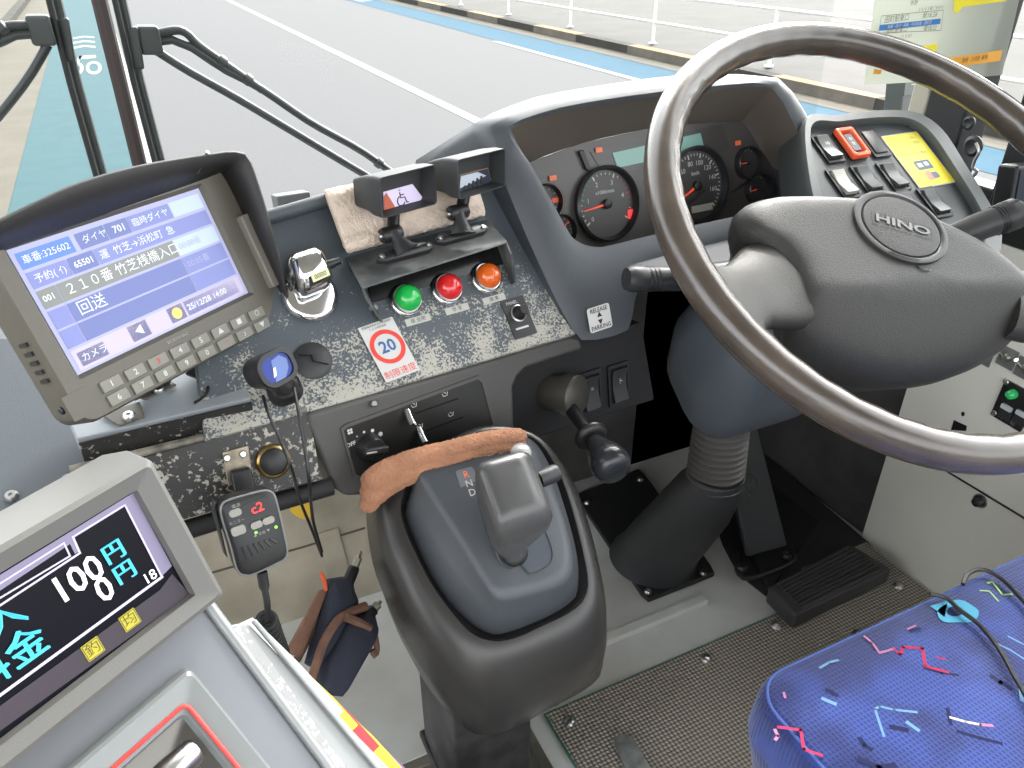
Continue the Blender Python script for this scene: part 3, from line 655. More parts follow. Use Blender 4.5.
# hooded mini monitors
def mini(label,front,az,foot,neck,depth,scr,kind,dep=.058,dirb=None):
    depth=(D.P(*foot,.037)-CAM).dot(FF)-.050; f0=Pl(at(front[0][0],front[0][1],depth),az,86)
    P4=[f0.P(*q) for q in front]  # TL TR BR BL
    t=thing('hooded_monitor',label,'monitor',Pl(D.P(*foot,.037),78,20).o,'hooded mini monitors on the bracket')
    c=sum(P4,Vector())/4
    Q=Pl(c,u=P4[1]-P4[0],v=f0.v)
    def outl(pts,n=9):
        o=[];m_=len(pts)
        for i in range(m_):
            a,b_,c_=pts[i-1],pts[i],pts[(i+1)%m_]; r=.004
            d0=(a-b_).normalized()*r; d1=(c_-b_).normalized()*r
            for k in range(n): 
                tt=k/(n-1); o.append((b_+d0).lerp(b_,tt).lerp(b_.lerp(b_+d1,tt),tt))
        return o
    O=outl(P4); nb=-Q.n
    def sh(lp,f,off): 
        c_=sum(lp,Vector())/len(lp); return [c_+(p-c_)*f+off for p in lp]
    b=MB(); b.loft([sh(O,.50,nb*(dep)+Q.v*-.004),sh(O,.72,nb*(dep*.93)+Q.v*-.004),sh(O,.80,nb*dep*.72+Q.v*-.002),sh(O,.90,nb*dep*.45),sh(O,1,nb*.012),sh(O,1,V(0,0,0)),sh(O,.95,V(0,0,0)),sh(O,.93,nb*.004),sh(O,.86,nb*dep*.31)],cap0=True,cap1=True)
    b.build('hood',mat('hood_matte',(46,47,48),.6),t,smooth=35)
    sp=Pl(c+nb*dep*.30,u=Q.u,v=Q.v)
    s4=[sp.P(*q) for q in scr]
    b=MB()
    if kind=='wheelchair':
        b.mat(0).prism(s4,Q.n*.0008)
        k=Pl(sum(s4,Vector())/4+Q.n*.001,u=Q.u,v=Q.v); b.mat(1)
        z=.9
        b.tube([k.L(-.002*z,.008*z),k.L(-.002*z,.0085*z)],.0011,8)
        b.tube([k.L(-.002*z,.006*z),k.L(-.0015*z,.0*z),k.L(.004*z,0),k.L(.006*z,-.006*z),k.L(.008*z,-.006*z)],.0006,6)
        b.tube([k.L(-.0015*z,.003*z),k.L(.003*z,.003*z)],.0006,6)
        b.tube([k.L(-.001*z+.005*z*math.cos(R(a)),-.003*z+.005*z*math.sin(R(a))) for a in range(110,340,15)],.0006,6)
        b.build('screen',[mat('screen_lilac',(190,180,205),.3,emit=.45),M_dark],t,smooth=0,fixn=False)
        b=MB(); b.prism([s4[0].lerp(s4[3],.2),s4[0].lerp(s4[2],.06),s4[3].lerp(s4[2],.3),s4[3]],Q.n*.0012); b.build('screen_brick_band',mat('screen_brick',(170,90,70),.3,emit=.3),t,smooth=0)  # brick-coloured wedge down the left side of the screen picture
    else:
        b.mat(0).prism(s4,Q.n*.0006)
        k0=[s4[3].lerp(s4[0],f)for f in (0,1)]
        b.mat(1).prism([s4[0].lerp(s4[1],.05).lerp(s4[3],.08),s4[0].lerp(s4[1],.7).lerp(s4[3],.08),s4[1].lerp(s4[2],.5).lerp(s4[0],.12),s4[3].lerp(s4[2],.5).lerp(s4[0],.35),s4[3].lerp(s4[0],.3)],Q.n*.001)
        for i in range(5):
            a=s4[3].lerp(s4[2],.15+.15*i); b.mat(2).prism([a.lerp(s4[0],.14),a.lerp(s4[0],.14)+Q.u*.003,a.lerp(s4[0],.14)+Q.u*.003+Q.v*(.004+.001*i),a.lerp(s4[0],.14)+Q.v*(.004+.001*i)],Q.n*.0013)
        b.build('screen',[mat('screen_navy',(52,56,72),.3,emit=.15),mat('screen_road',(165,172,185),.3,emit=.35),M_dark],t,smooth=0,fixn=False)
        b=MB(); b.tube([p+Q.n*.001 for p in s4],.0006,6,closed=True); b.build('screen_trim',mat('trim_gold',(150,130,90),.3),t)
    # knuckle, neck and oval foot
    n0=D.P(*neck,.0); nk=c+nb*dep*.45-Q.v*.030
    bt=D.P(*foot,.0365); up=V(-.05,-.05,1).normalized()
    ft=Pl(bt,78,28)
    lp=[(a*1.0,bb) for a,bb in rrect(-.031,-.0085,.031,.0085,.0084,8)]
    lp=[(a,bb*(1.45-1.1*abs(a)/.031)) for a,bb in lp]
    b=MB(); b.loft([[ft.L(a,bb,h) for a,bb in lp] for h in (0,.005)]+[[ft.L(a*.93,bb*.85,.0062) for a,bb in lp]],cap0=True,cap1=True); b.build('foot',M_black,t,smooth=50)
    for s in (-1,1): screw(t,ft.L(s*.025,0,.0058),ft.n,.0028,.002)
    top=at(neck[0],neck[1],(bt-CAM).dot(FF)-.002)
    b=MB(); axn=(top-bt); b.lathe(ft.L(0,0,.004),axn,[(.0135,0),(.0105,.004),(.0062,axn.length*.55),(.0048,axn.length*.9)],24); b.build('neck',M_dark,t,smooth=60)
    b=MB(); b.lathe(top,ft.u,[(.0065,-.010),(.0075,-.008),(.0075,.008),(.0065,.010)],20); b.build('knuckle',M_black,t,smooth=50)
    MB().tube([top,top.lerp(nk,.5),nk+Q.v*.012],.006,10).build('arm',M_black,t)
    MB().lathe(top-ft.u*.010,-ft.u,[(.0035,0),(.0035,.003),(.002,.004)],12).build('knuckle_screw',M_steel,t)
    return t
mini('hooded mini monitor showing a wheelchair symbol, left of the two on the bracket',[(379,178),(436,164),(437,204),(382,219)],70,(405,255),(391,234),.70,[(383,192),(412,184),(424,200),(384,214)],'wheelchair')
mini('hooded mini monitor showing a grey street view, right of the two on the bracket',[(457,160),(506,148),(506,186),(459,200)],70,(461,237),(458,212),.745,[(459,175),(487,168),(491,183),(459,194)],'road')
# sensor box at the foot of the windscreen
sb=Pl(aty(292,203,.93),86,80); t=thing('sensor_box','small grey box with a black grille at the foot of the windscreen','sensor box',sb.o-ZZ*.02)
b=MB(); b.box(sb.o,sb.u,sb.v,sb.n,.040,.024,.03); b.build('housing',mat('box_grey',(110,112,112),.5),t,bevel=.002)
b=MB(); b.box(sb.L(.002,-.002,.0155),sb.u,sb.v,sb.n,.028,.010,.002); b.build('grille',M_black,t,bevel=.0005)
# ================================================================== ROUTE MONITOR
Mo=Pl(at(7,250,.52),54.3,67.7)
mw=.1911*.52/.6; mh=.1094*.52/.6
def MP(s,t_,h=0): return Mo.L(s*mw,-t_*mh,h)      # s,t in screen units from the top left corner
mon=thing('route_monitor','large brown-grey bus control monitor with black sun hood and number keys','monitor',Mo.L(mw*.5,-mh*1.5,-.05))
M_bez=mat('monitor_olive',(90,86,76),.45,bump=.1,bscale=900)
bz=[Mo.uv(*q) for q in ((-12,256),(221,171),(288,310),(62,426))]
oc=[(bz[0][0]-.004,.012),(bz[1][0],bz[1][1]),(bz[2][0],bz[2][1]),(bz[3][0],bz[3][1])]
k0=Mo.uv(109,384); k1=Mo.uv(254,314); k2=Mo.uv(117,397)
a0,a1,b0,b1=-.016,max(bz[1][0],bz[2][0]),k2[1]-.0085,.0135
op=rrect(a0,b0,a1,b1,.012,6); ip=rrect(-.003,-mh-.003,mw+.003,.003,.002,6); ip2=rrect(0,-mh,mw,0,.001,6)
b=MB(); L_=lambda pts,h:[Mo.L(a,c,h) for a,c in pts]
sc_=lambda pts,dx,dy: [((a-(a0+a1)/2)*dx+(a0+a1)/2,(c-(b0+b1)/2)*dy+(b0+b1)/2) for a,c in pts]
b.loft([L_(sc_(op,.86,.82),-.040),L_(sc_(op,.99,.985),-.034),L_(op,-.030),L_(op,-.001),L_(sc_(op,.985,.975),.0025),L_(ip,.0025),L_(ip2,-.002)],cap0=True)
b.build('housing',M_bez,mon,smooth=35,fixn=False)
# left side panel thicker body seen beside the bezel
for k in range(5):
    o_=Mo.L(a0-.0005,-.062-.007*k,-.012); MB().box(o_,Mo.n,Mo.v,Mo.u,.010,.003,.003).build('vent_slot',M_black,mon)
MB().lathe(Mo.L(a0,b0+.016,-.014),-Mo.u,[(.003,-.001),(.003,.001),(.002,.002)],14).build('side_screw',M_black,mon)
# screen
cols=dict(bg=(168,170,205),blue=(96,130,200),navy=(108,118,172),navy2=(126,134,190),olive=(130,134,132),pale=(185,200,215),lil=(190,182,205),w=(225,228,235),box=(118,122,160),sun=(225,205,110))
names=list(cols); SM=[mat('scr_'+n,tuple(int(v*.9) for v in c),.3,emit=.42,spec=.25) for n,c in cols.items()]
def q4(b,mi,s0,t0,s1,t1,h): b.mat(names.index(mi)).face([MP(s0,t1,h),MP(s1,t1,h),MP(s1,t0,h),MP(s0,t0,h)])
b=MB(); q4(b,'bg',0,0,1,1,-.0015)
def cell(mi,s0,t0,s1,t1): q4(b,mi,s0,t0,s1,t1,-.0011)
cell('blue',.02,.04,.265,.165); cell('navy',.29,.04,.43,.165); cell('navy',.435,.04,.55,.165); cell('navy2',.555,.04,.79,.165); cell('pale',.795,.04,.98,.165)
cell('navy2',.02,.19,.20,.315); cell('navy',.205,.19,.33,.315); cell('navy2',.335,.19,.98,.315)
cell('olive',.02,.335,.105,.475); cell('olive',.11,.335,.72,.475); cell('pale',.725,.335,.98,.475)
for k,t0 in enumerate((.495,.655)):
    cell('navy2',.02,t0,.105,t0+.145); cell('navy',.11,t0,.72,t0+.145); cell('navy2',.725,t0,.98,t0+.145)
cell('lil',.02,.82,.98,.98); cell('box',.04,.85,.17,.96); cell('box',.30,.83,.40,.96); cell('box',.52,.83,.61,.96); cell('navy2',.62,.83,.95,.96)
def tx(s_,a,t_,sz,al='LEFT',c='w'): b.mat(names.index(c)).text(s_,Mo,a*mw,-t_*mh,-.0008,sz,al,bold=.00012)
tx('車番:325602',.035,.105,.0068); tx('ダイヤ',.31,.105,.0068); tx('701',.465,.105,.0075); tx('臨時ダイヤ',.57,.105,.0068)
tx('予約( ｲ)',.04,.255,.0070); tx('65501',.222,.255,.0064); tx('運  竹芝→浜松町  急',.35,.255,.0075)
tx('001',.03,.405,.0062); tx('２１０番 竹芝桟橋入口',.13,.405,.0098); tx('回送',.14,.568,.0115)
tx('00:00着',.74,.405,.0070,c='bg'); tx('00:05着',.74,.565,.0070,c='bg'); tx('カメラ',.05,.905,.0070); tx('25/12/28 14:00',.63,.895,.0068,c='w'); tx('◀',.325,.895,.0085)
b.mat(names.index('sun')); cc=Mo.L(.565*mw,-.895*mh,-.0008); b.face([cc+(Mo.u*math.cos(R(a))+Mo.v*math.sin(R(a)))*.0046 for a in range(0,360,20)])
b.build('screen',SM,mon,smooth=0,fixn=False)
# keys
keyt=['1','2','3','4','5','▲','■','○','6','7','8','9','0','*','♪','▼']
du=V(k1[0]-k0[0],k1[1]-k0[1],0); dv=V(k2[0]-k0[0],k2[1]-k0[1],0); M_key=mat('key_grey',(120,118,108),.4)
for i,s_ in enumerate(keyt):
    r_,c_=divmod(i,8); a=k0[0]+du.x*c_/7; bb=k0[1]+dv.y*r_+du.y*c_/7; a+=dv.x*0
    b=MB(); b.mat(0).rr(Mo,a-.0082,bb-.0043,a+.0082,bb+.0043,.0024,.0042,.0008,taper=.0005)
    b.mat(2 if s_ in '3*' else 1).text(s_,Mo,a,bb,.0044,.0062,bold=.00012)
    b.build('key',[M_key,M_white,M_red],mon,smooth=0,fixn=False)
b=MB(); a,c=Mo.uv(178,338,.0026); b.text('ECRMMAC',Mo,a,c,.0028,.0036,sx=1.2); b.build('maker_print',M_grey_print,mon,smooth=0,fixn=False)
a,c=Mo.uv(80,404,.0026); b=MB(); b.rr(Mo,a-.0095,c-.0095,a+.0095,c+.0095,.0022,.0032,.001); b.build('card_flap',M_bez,mon,smooth=40)
# latch on the right edge
q0,q1=Mo.uv(237,217,.004),Mo.uv(277,285,.004)
b=MB(); am=(q0[0]+q1[0])/2+.0015; 
b.rr(Mo,am-.0065,q1[1],am+.0065,q0[1],.002,.010,.002); b.build('side_clip',mat('clip_grey',(125,122,112),.4),mon,bevel=.0012)
b=MB(); b.tube([Mo.L(am+.0065,q0[1]-.002,.010),Mo.L(am+.0065,q1[1]+.002,.010)],.0028,12); b.build('clip_barrel',M_steel,mon)
MB().lathe(Mo.L(a1-.010,b0+.010,.0022),Mo.n,[(.0022,0),(.0022,.0012),(.001,.0012)],12).build('bezel_screw',M_black,mon)
# sun hood: folded sheet standing forward of the top and right edges
M_hood=mat('hood_black',(44,42,42),.5,bump=.1,bscale=900)
hh=[((-14,228),(-12,254)),((25,208),(25,241)),((80,183),(80,222)),((140,166),(140,201)),((205,155),(205,178)),((232,152),(217,172)),((247,156),(223,176)),((258,184),(235,198)),((270,225),(250,230)),((281,266),(268,268)),((289,306),(287,306))]
HO=.036
inner=[]; outer_=[]
for k_,(qo,qi) in enumerate(hh):
    inner.append(Mo.P(*qi,.001)); outer_.append(Mo.P(*qo,HO if k_<9 else (.026 if k_==9 else .012)))
N_=40; I=resample(inner,N_,closed=False); O=resample(outer_,N_,closed=False)
b=MB(); b.loft([I,O],closed=False); ho=b.build('sun_hood',M_hood,mon,smooth=60,fixn=False); md=ho.modifiers.new('s','SOLIDIFY'); md.thickness=.0022; md.offset=0
c0,c1=I[22],O[22]
b=MB(); b.tube([O[20]+ZZ*.002,O[20].lerp(I[20],.6)],.0016,8); b.build('hood_clip',M_steel,mon)
# stand plate box under the monitor
BX=Pl(at(248,398,.655),82,14)
b=MB(); stand=thing('monitor_stand_box','pale grey worn metal box carrying the route monitor on the dash','stand box',BX.P(160,420))
b.prism(pxs(BX,[(77,439),(251,398),(218,318),(48,372)]),-BX.n*.026)
M_wbox=worn('worn_box_paint',(120,126,130),(36,34,32),BX.P(160,420),-BX.n,-.004,.006,scale=140,big=16,amount=-.14,rough=.45)
b.build('box',mat('box_top_grey',(136,142,146),.45,var=.1,vscale=12),stand,bevel=.0015)
b=MB(); b.prism([BX.P(77,440)-BX.n*.0026-BX.v*.0008,BX.P(251,399)-BX.n*.0026-BX.v*.0008,BX.P(251,399)-BX.n*.026-BX.v*.0008,BX.P(77,440)-BX.n*.026-BX.v*.0008],-BX.v*.0008); b.build('front_flange',M_wornb,stand,smooth=0)
# monitor feet
def foot(q4_,sl,name='foot_plate'):
    b=MB(); b.prism(pxs(BX,q4_,.0012),BX.n*.0022); o=b.build(name,M_bez,mon,bevel=.0008); screw(mon,BX.P(*sl,.0034),BX.n,.0052,.0035,name='bolt')
foot([(100,416),(140,403),(145,418),(120,427)],(129,417)); foot([(139,399),(173,383),(177,386),(146,401)],(159,390)); foot([(196,377),(221,371),(224,375),(206,384)],(207,374))
b=MB(); b.prism([BX.P(135,401,.0034),BX.P(170,384,.0034),Mo.L(mw*.72,b0+.02,-.03),Mo.L(mw*.35,b0+.02,-.03)],BX.n*.002); b.build('bracket_leg',M_dark,mon)
b=MB(); b.prism([BX.P(186,375,.0034),BX.P(206,383,.0034),Mo.L(mw*.95,b0+.02,-.03),Mo.L(mw*.85,b0+.02,-.03)],BX.n*.002); b.build('bracket_leg',M_dark,mon)
cpts=[BX.P(207,382,.004),BX.P(208,390,.006),BX.P(203,397,.004),BX.P(194,403,.002)]
MB().tube(resample(cpts,14,closed=False),.0013,8).build('short_cable',M_black,mon)
# ================================================================== SMALL BLUE MONITOR
T2=Pl(at(279,370,.615),68,66); sm=thing('small_oval_monitor','small rounded black monitor with a blue picture on a black foot','monitor',D.P(283,396,.004))
q=[T2.uv(*p) for p in ((256,354),(291,349),(300,377),(262,391))]
cx=sum(p[0] for p in q)/4; cy=sum(p[1] for p in q)/4
TR_=Pl(T2.L(cx,cy),u=T2.u,v=T2.v).rot(5); SS=.84
L2=lambda w_,h_,r_,h,dx=0:[TR_.L(a*SS+dx,c*SS,h*SS) for a,c in rrect(-w_,-h_,w_,h_,r_,7)]
b=MB(); b.loft([L2(.012,.010,.008,-.032,-.004),L2(.0185,.0155,.013,-.028,-.003),L2(.020,.0172,.0145,-.008),L2(.0205,.0175,.0145,-.001),L2(.0195,.0165,.0135,.001),L2(.0155,.0125,.0095,.001),L2(.015,.012,.009,-.002)],cap0=True,cap1=False); b.build('housing',M_black,sm,smooth=50,fixn=False)
b=MB(); b.mat(0).face(L2(.0155,.0125,.009,-.0015)); b.mat(1).face([TR_.L(a,c,-.001) for a,c in ((-.006,-.0105),(.003,-.0105),(.009,-.004),(.011,.003),(.006,.0085),(-.002,.007),(-.004,-.002))]); b.mat(2).face([TR_.L(a,c,-.0008) for a,c in ((-.006,-.006),(-.003,-.005),(-.001,.001),(-.003,.001))])
b.build('screen',[mat('screen_blue',(46,62,135),.2,emit=.22,spec=.2),mat('screen_sky',(100,118,168),.2,emit=.22,spec=.2),mat('screen_cream',(230,230,190),.3,emit=.6)],sm,smooth=0,fixn=False)
b=MB(); fo=D.P(285,392,.002); kf=Pl(fo,u=D.u,v=D.v)
b.loft([[kf.L(a,c,h) for a,c in rrect(-.015,-.012,.015,.016,.011,7)] for h in (0,.004)]+[[kf.L(a*.7,c*.6,.010) for a,c in rrect(-.015,-.012,.015,.016,.011,7)]],cap0=True,cap1=True); b.build('foot',M_black,sm,smooth=50)
MB().tube([kf.L(0,.003,.006),TR_.L(0,-.010,-.018)],.008,12).build('neck',M_black,sm)
for pts,lab in (([(263,396),(268,412),(280,440),(292,470),(300,500),(312,530),(322,556)],'thin black cable hanging from the small oval monitor, passing the brass rimmed button'),([(294,388),(300,420),(305,450),(309,480),(313,520),(322,552)],'thin black cable hanging from the small oval monitor along the fascia edge')):
    pp=[]; 
    for i,(x,y) in enumerate(pts):
        dd=.63 if i==0 else (.615 if i<4 else .68+.03*(i-4)); pp.append(at(x,y,dd))
    MB().tube(resample(pp,40,closed=False),.0014,8).build('cable',M_black,label=lab,cat='cable',group='cables below the small monitor')
# ================================================================== GEAR SELECTOR CONSOLE
K=Pl(at(510,560,.665),90,38)
M_con=mat('console_plastic',(50,49,48),.27,bump=.12,bscale=1100)
M_con2=mat('console_upper',(68,72,77),.36,bump=.12,bscale=1100)
con=thing('gear_selector_console','bulky dark grey gear selector console standing between dash and fare box','gear selector',K.P(500,640,-.30))
def kl(pts,h,n=72): return resample(pxs(K,pts,h),n)
rimL=[(400,500),(403,527),(416,557),(430,584),(449,611),(471,635),(493,643),(515,640),(542,628),(572,613),(587,597),(588,570),(572,505),(555,462),(530,435),(480,432),(420,465)]
shL=[(378,500),(385,545),(397,575),(410,603),(432,638),(455,661),(485,674),(515,669),(548,656),(583,638),(600,615),(600,578),(583,512),(562,465),(530,432),(475,428),(398,470)]
mdL=[(367,505),(372,560),(386,600),(402,635),(424,670),(450,703),(478,719),(512,714),(550,698),(590,676),(606,648),(603,600),(585,520),(562,470),(530,440),(470,436),(385,476)]
btL=[(376,525),(384,592),(396,628),(408,652),(430,690),(458,722),(480,735),(512,729),(551,708),(586,689),(602,670),(600,625),(582,550),(560,500),(530,480),(470,480),(400,500)]
l0=kl(rimL,-.028); l1=kl(shL,-.040); l2=kl(mdL,-.085); l3=kl(btL,-.125)
li=[p-K.n*.012 for p in scaled(l0,.955)]
l4=[p-K.n*.012 for p in scaled(l3,.86)]
mid01=[a.lerp(b_,.45)+K.n*.004 for a,b_ in zip(l0,l1)]
mid12=[a.lerp(b_,.4)+K.n*.006 for a,b_ in zip(l1,l2)]
b=MB(); b.loft([scaled(li,.5,-K.n*.01),li,scaled(l0,.985),l0,mid01,l1,mid12,l2,[a.lerp(b_,.5) for a,b_ in zip(l2,l3)],l3,l4],cap0=True,cap1=True)
b.build('lower_shell',M_con,con,smooth=75,fixn=False)
upB=[(407,505),(409,523),(424,558),(445,594),(470,620),(487,631),(504,633),(545,618),(572,601),(578,587),(577,555),(564,505),(548,462),(526,436),(480,436),(425,464)]
upT=[(418,474),(428,496),(449,529),(464,553),(478,576),(493,598),(508,602),(542,594),(566,584),(573,570),(571,545),(559,503),(543,466),(526,444),(482,446),(430,464)]
u0=kl(upB,-.034); u1=kl(upT,-.003); u1b=scaled(u1,.965,K.n*.004); um=[a.lerp(b_,.55)+K.n*.004 for a,b_ in zip(u0,u1)]
cen=sum(u1,Vector())/len(u1)
b=MB(); b.loft([[p-K.n*.01 for p in u0],u0,um,u1,u1b,scaled(u1b,.85,K.n*.0012),scaled(u1b,.5,K.n*.0024),scaled(u1b,.1,K.n*.0024)],cap1=True,cap0=True)
b.build('upper_cover',M_con2,con,smooth=75,fixn=False)
gp=[(492,541),(497,556),(503,566),(511,569),(519,565),(524,568),(530,574),(540,571),(551,563),(553,551),(547,534),(541,522),(520,515),(502,520)]
HG=.0038
b=MB(); b.loft([kl(gp,HG+.0002,50),scaled(kl(gp,HG+.0002,50),.97,K.n*.0008),scaled(kl(gp,HG+.0002,50),.955,-K.n*.0002)],cap1=True); b.build('gate_plate_shadow',mat('gate_plate_shadow',(62,68,75),.4),con,smooth=50,fixn=False)  # gate outline; the knob's cast shadow is put into its darker colour
# the lever knob
def kr(px,py,h,w_,l_,r_,tw=0): 
    a,c=K.uv(px,py,h); return [K.L(a+x,c+y,h) for x,y in rrect(-w_,-l_,w_,l_,r_,6)]
kb=MB(); kb.loft([kr(514,552,HG,.0115,.0115,.011),kr(511,546,.010,.0125,.0125,.012),kr(508,538,.016,.0145,.016,.012),kr(508,528,.022,.0195,.021,.012),kr(511,514,.031,.0245,.0265,.011),kr(513,504,.042,.0265,.0305,.011),kr(514,496,.053,.0265,.0315,.010),kr(514,489,.062,.0245,.0290,.009),kr(514,485,.067,.0205,.0245,.008),kr(514,484,.0695,.012,.016,.005)],cap0=True,cap1=True)
lever=kb.build('lever_knob',mat('knob_grey',(72,72,72),.22,bump=.06,bscale=1100),con,smooth=75)
a=K.P(510,545,.012); b=MB(); b.loft([kr(514,552,.0045,.0125,.0125,.012),kr(513,550,.0075,.0125,.0125,.012)],cap1=True); b.build('lever_collar',M_black,lever,smooth=50)
p=K.P(521,452,.050); MB().lathe(p,K.n+K.v*.6,[(.0085,-.006),(.009,0),(.007,.004),(.002,.0055)],20).build('release_button',mat('button_silver',(150,150,150),.25),lever,smooth=60)
p=K.P(543,478,.045); MB().lathe(p,K.u+K.v*.1,[(.0075,-.004),(.0078,.012),(.0068,.0145),(.003,.0150)],20).build('side_button',M_dark,lever,smooth=50)
lb=Pl(K.P(469,484,.0022),u=K.P(476,470,.0022)-K.P(461,474,.0022),v=K.v); b=MB(); b.mat(0).rr(lb,-.0085,-.0145,.0085,.0145,0,.0010,.003).mat(1).text('R',lb,0,.0085,.0013,.009).mat(2).text('N',lb,0,0,.0013,.009).text('D',lb,0,-.0085,.0013,.009)
b.build('gear_label',[mat('label_slate',(108,112,118),.3),mat('letter_orange',(235,120,80),.5,emit=.2),M_white],con,smooth=0,fixn=False)
screw(con,K.P(410,605,-.052),(-K.u+K.n*.8),.005,.0015,M_dark,name='screw_cap')
sl=K.P(474,516,.002); kk=Pl(sl,u=K.u,v=K.v); b=MB(); b.rr(kk,-.003,-.006,.003,.006,0,.001,.0028); b.build('lock_slot',M_black,con,smooth=0)
cb=sum(l4,Vector())/len(l4)
b=MB(); b.aabb(cb.x-.045,cb.y+.01,.0,cb.x+.055,cb.y+.14,cb.z+.04); b.aabb(cb.x-.05,cb.y+.02,.0,cb.x+.06,cb.y+.15,.012); b.build('pedestal',M_darkmetal,con,bevel=.004)
# brown towel on top of the console back
M_towb=mat('brown_towel',(156,112,86),.95,bump=1.0,bscale=420,var=.12,vscale=40)
tp_=[K.P(x,y,h) for x,y,h in ((366,497,-.018),(382,481,-.012),(412,466,-.004),(450,455,.0),(490,444,.004),(527,439,.004))]
tw_=thing('folded_towel','folded brown towel laid in layers along the back edge of the gear console','towel',K.P(380,490,-.01))
for k_,(dv_,dn_,r0,r1,e0) in enumerate(((.006,.005,.0105,.0066,0),(-.004,.000,.0095,.0056,.04),(-.009,-.007,.0090,.0040,.10),(.000,-.009,.0105,.0064,.02))):
    N_=60; pa=resample([p+K.v*dv_*(1-.45*i_/5)+K.n*dn_*(1-.45*i_/5)-K.u*e0*.05 for i_,p in enumerate(tp_)],N_,closed=False); loops=[]
    for i in range(N_):
        s=i/(N_-1); p=pa[i]; t=(pa[min(i+1,N_-1)]-pa[max(i-1,0)]).normalized(); n=(K.n-t*K.n.dot(t)).normalized(); sd_=t.cross(n)
        e=1-.6*max(0,(abs(s-.5)-.46)/.04); wob=1+.10*math.sin(s*23+k_*2)+.06*math.sin(s*51+k_)
        loops.append([p+(sd_*math.cos(q)*(r0*(1-s)+r1*s)*(1+.08*math.sin(3*q+k_+s*6))+n*math.sin(q)*(r0*(1-s)+r1*s)*.72*wob)*e for q in [2*math.pi*j/32 for j in range(32)]])
    o=MB().loft(loops,cap0=True,cap1=True).build('fold',M_towb,tw_,smooth=0,sub=1); fuzz(o,.0026,.0028)
# ================================================================== PARKING BRAKE LEVER
pb=thing('parking_brake_lever','black parking brake lever with ringed barrel under the release sticker','brake lever',at(560,398,.86))
p0=at(541,390,.875); p1=at(577,396,.845); axb=(p1-p0).normalized()
MB().lathe(p0,axb,[(.020,0),(.0215,.004),(.0215,(p1-p0).length*.7),(.0235,(p1-p0).length*.72),(.0235,(p1-p0).length),(.020,(p1-p0).length+.003)],32).build('barrel',mat('barrel_olive',(64,62,56),.35),pb,smooth=45)
q0=at(570,408,.842); q1=at(612,466,.765); aq=(q1-q0); LQ=aq.length
MB().lathe(q0,aq,[(.0065,-.012),(.0078,.0),(.0072,LQ*.45)],20).build('shaft',M_black,pb,smooth=50)
kc=q0.lerp(q1,.52); MB().lathe(kc,aq,[(.010,-.005),(.0165,-.0035),(.0185,.0),(.0165,.0035),(.011,.005)],28).build('collar',M_black,pb,smooth=60)
MB().lathe(q0.lerp(q1,.58),aq,[(.009,0),(.0105,.008),(.0175,.024),(.0205,.036),(.0200,.044),(.0165,.050),(.008,.0525)],28).build('knob',mat('knob_black',(38,40,44),.25),pb,smooth=60)
# two rockers beside it
def rocker(pl,a,c,w_,h_,name,label,grp,top=M_dark,mark=None,base=M_black,ang=0,markm=None):
    t=thing(name,label,'switch',pl.L(a,c,0),grp); 
    k=Pl(pl.L(a,c),u=pl.u,v=pl.v)
    b=MB(); o1=[k.L(x,y,.0) for x,y in rrect(-w_,-h_,w_,h_,.002)]; o2=[k.L(x,y,.0025) for x,y in rrect(-w_,-h_,w_,h_,.002)]; i2=[k.L(x,y,.0025) for x,y in rrect(-w_*.78,-h_*.84,w_*.78,h_*.84,.0015)]; i3=[k.L(x,y,.0004) for x,y in rrect(-w_*.78,-h_*.84,w_*.78,h_*.84,.0015)]
    b.loft([o1,o2,i2,i3],cap0=True,cap1=True).build('surround',base,t,smooth=35)
    x=w_*.66; y=h_*.76
    b=MB(); b.prism([k.L(-x,-y,.001),k.L(-x,-y,.0075),k.L(-x,-y*.1,.0035),k.L(-x,y*.55,.0042),k.L(-x,y,.0062),k.L(-x,y,.001)],k.u*2*x); b.build('rocker_cap',top,t,bevel=.0007)
    if mark:
        b=MB(); b.text(mark,k,0,y*.25,.0052,.0075); b.build('symbol',markm or M_white,t,smooth=0,fixn=False)
    return t
for q,lab,mk in (((590,392),'black rocker switch right beside the parking brake barrel','≡'),((618,384),'black rocker switch with a wrench-like symbol, right of its twin below the hood','卜')):
    a,c=RK.uv(*q,.001); k=Pl(RK.L(0,0,.001),u=RK.u,v=RK.v); rocker(k,a,c,.0155,.0265,'rocker_switch',lab,'rocker switches by the parking brake',mark=mk)
# ================================================================== HEATER CONTROL
M_htr=mat('heater_face',(34,34,33),.32)
ht=thing('heater_control','black heater panel with fan knob and two chromed sliding levers','heater control',F.P(416,428,.001))
ho_=[F.P(*q,.0002) for q in ((340,428),(345,424),(478,375),(484,378),(496,424),(493,430),(360,480),(353,477))]
ho2=[F.P(*q,.0002) for q in ((343,430),(347,427),(477,379),(481,382),(492,424),(490,427),(360,476),(355,474))]
b=MB(); o_=[p+F.n*.0018 for p in ho_]; b.loft([ho_,o_,[p+F.n*.0018 for p in ho2],[p+F.n*.0004 for p in ho2]]); b.build('rim',M_fascia,ht,smooth=30)
b=MB(); b.prism([p+F.n*.0006 for p in ho2],-F.n*.0008); b.build('face',M_htr,ht,smooth=0)
kf=F.P(370,447,.0008)
fk=MB().lathe(kf,F.n,[(.0135,0),(.0135,.002),(.0118,.004),(.0112,.010),(.010,.0115)],32).build('fan_knob',M_black,ht,smooth=50)
kp_=Pl(kf+F.n*.0115,u=F.u,v=F.v).rot(-12)
b=MB(); b.box(kp_.L(0,0,.002),kp_.u,kp_.v,kp_.n,.0235,.0065,.006); b.build('grip',M_dark,fk,bevel=.0015)
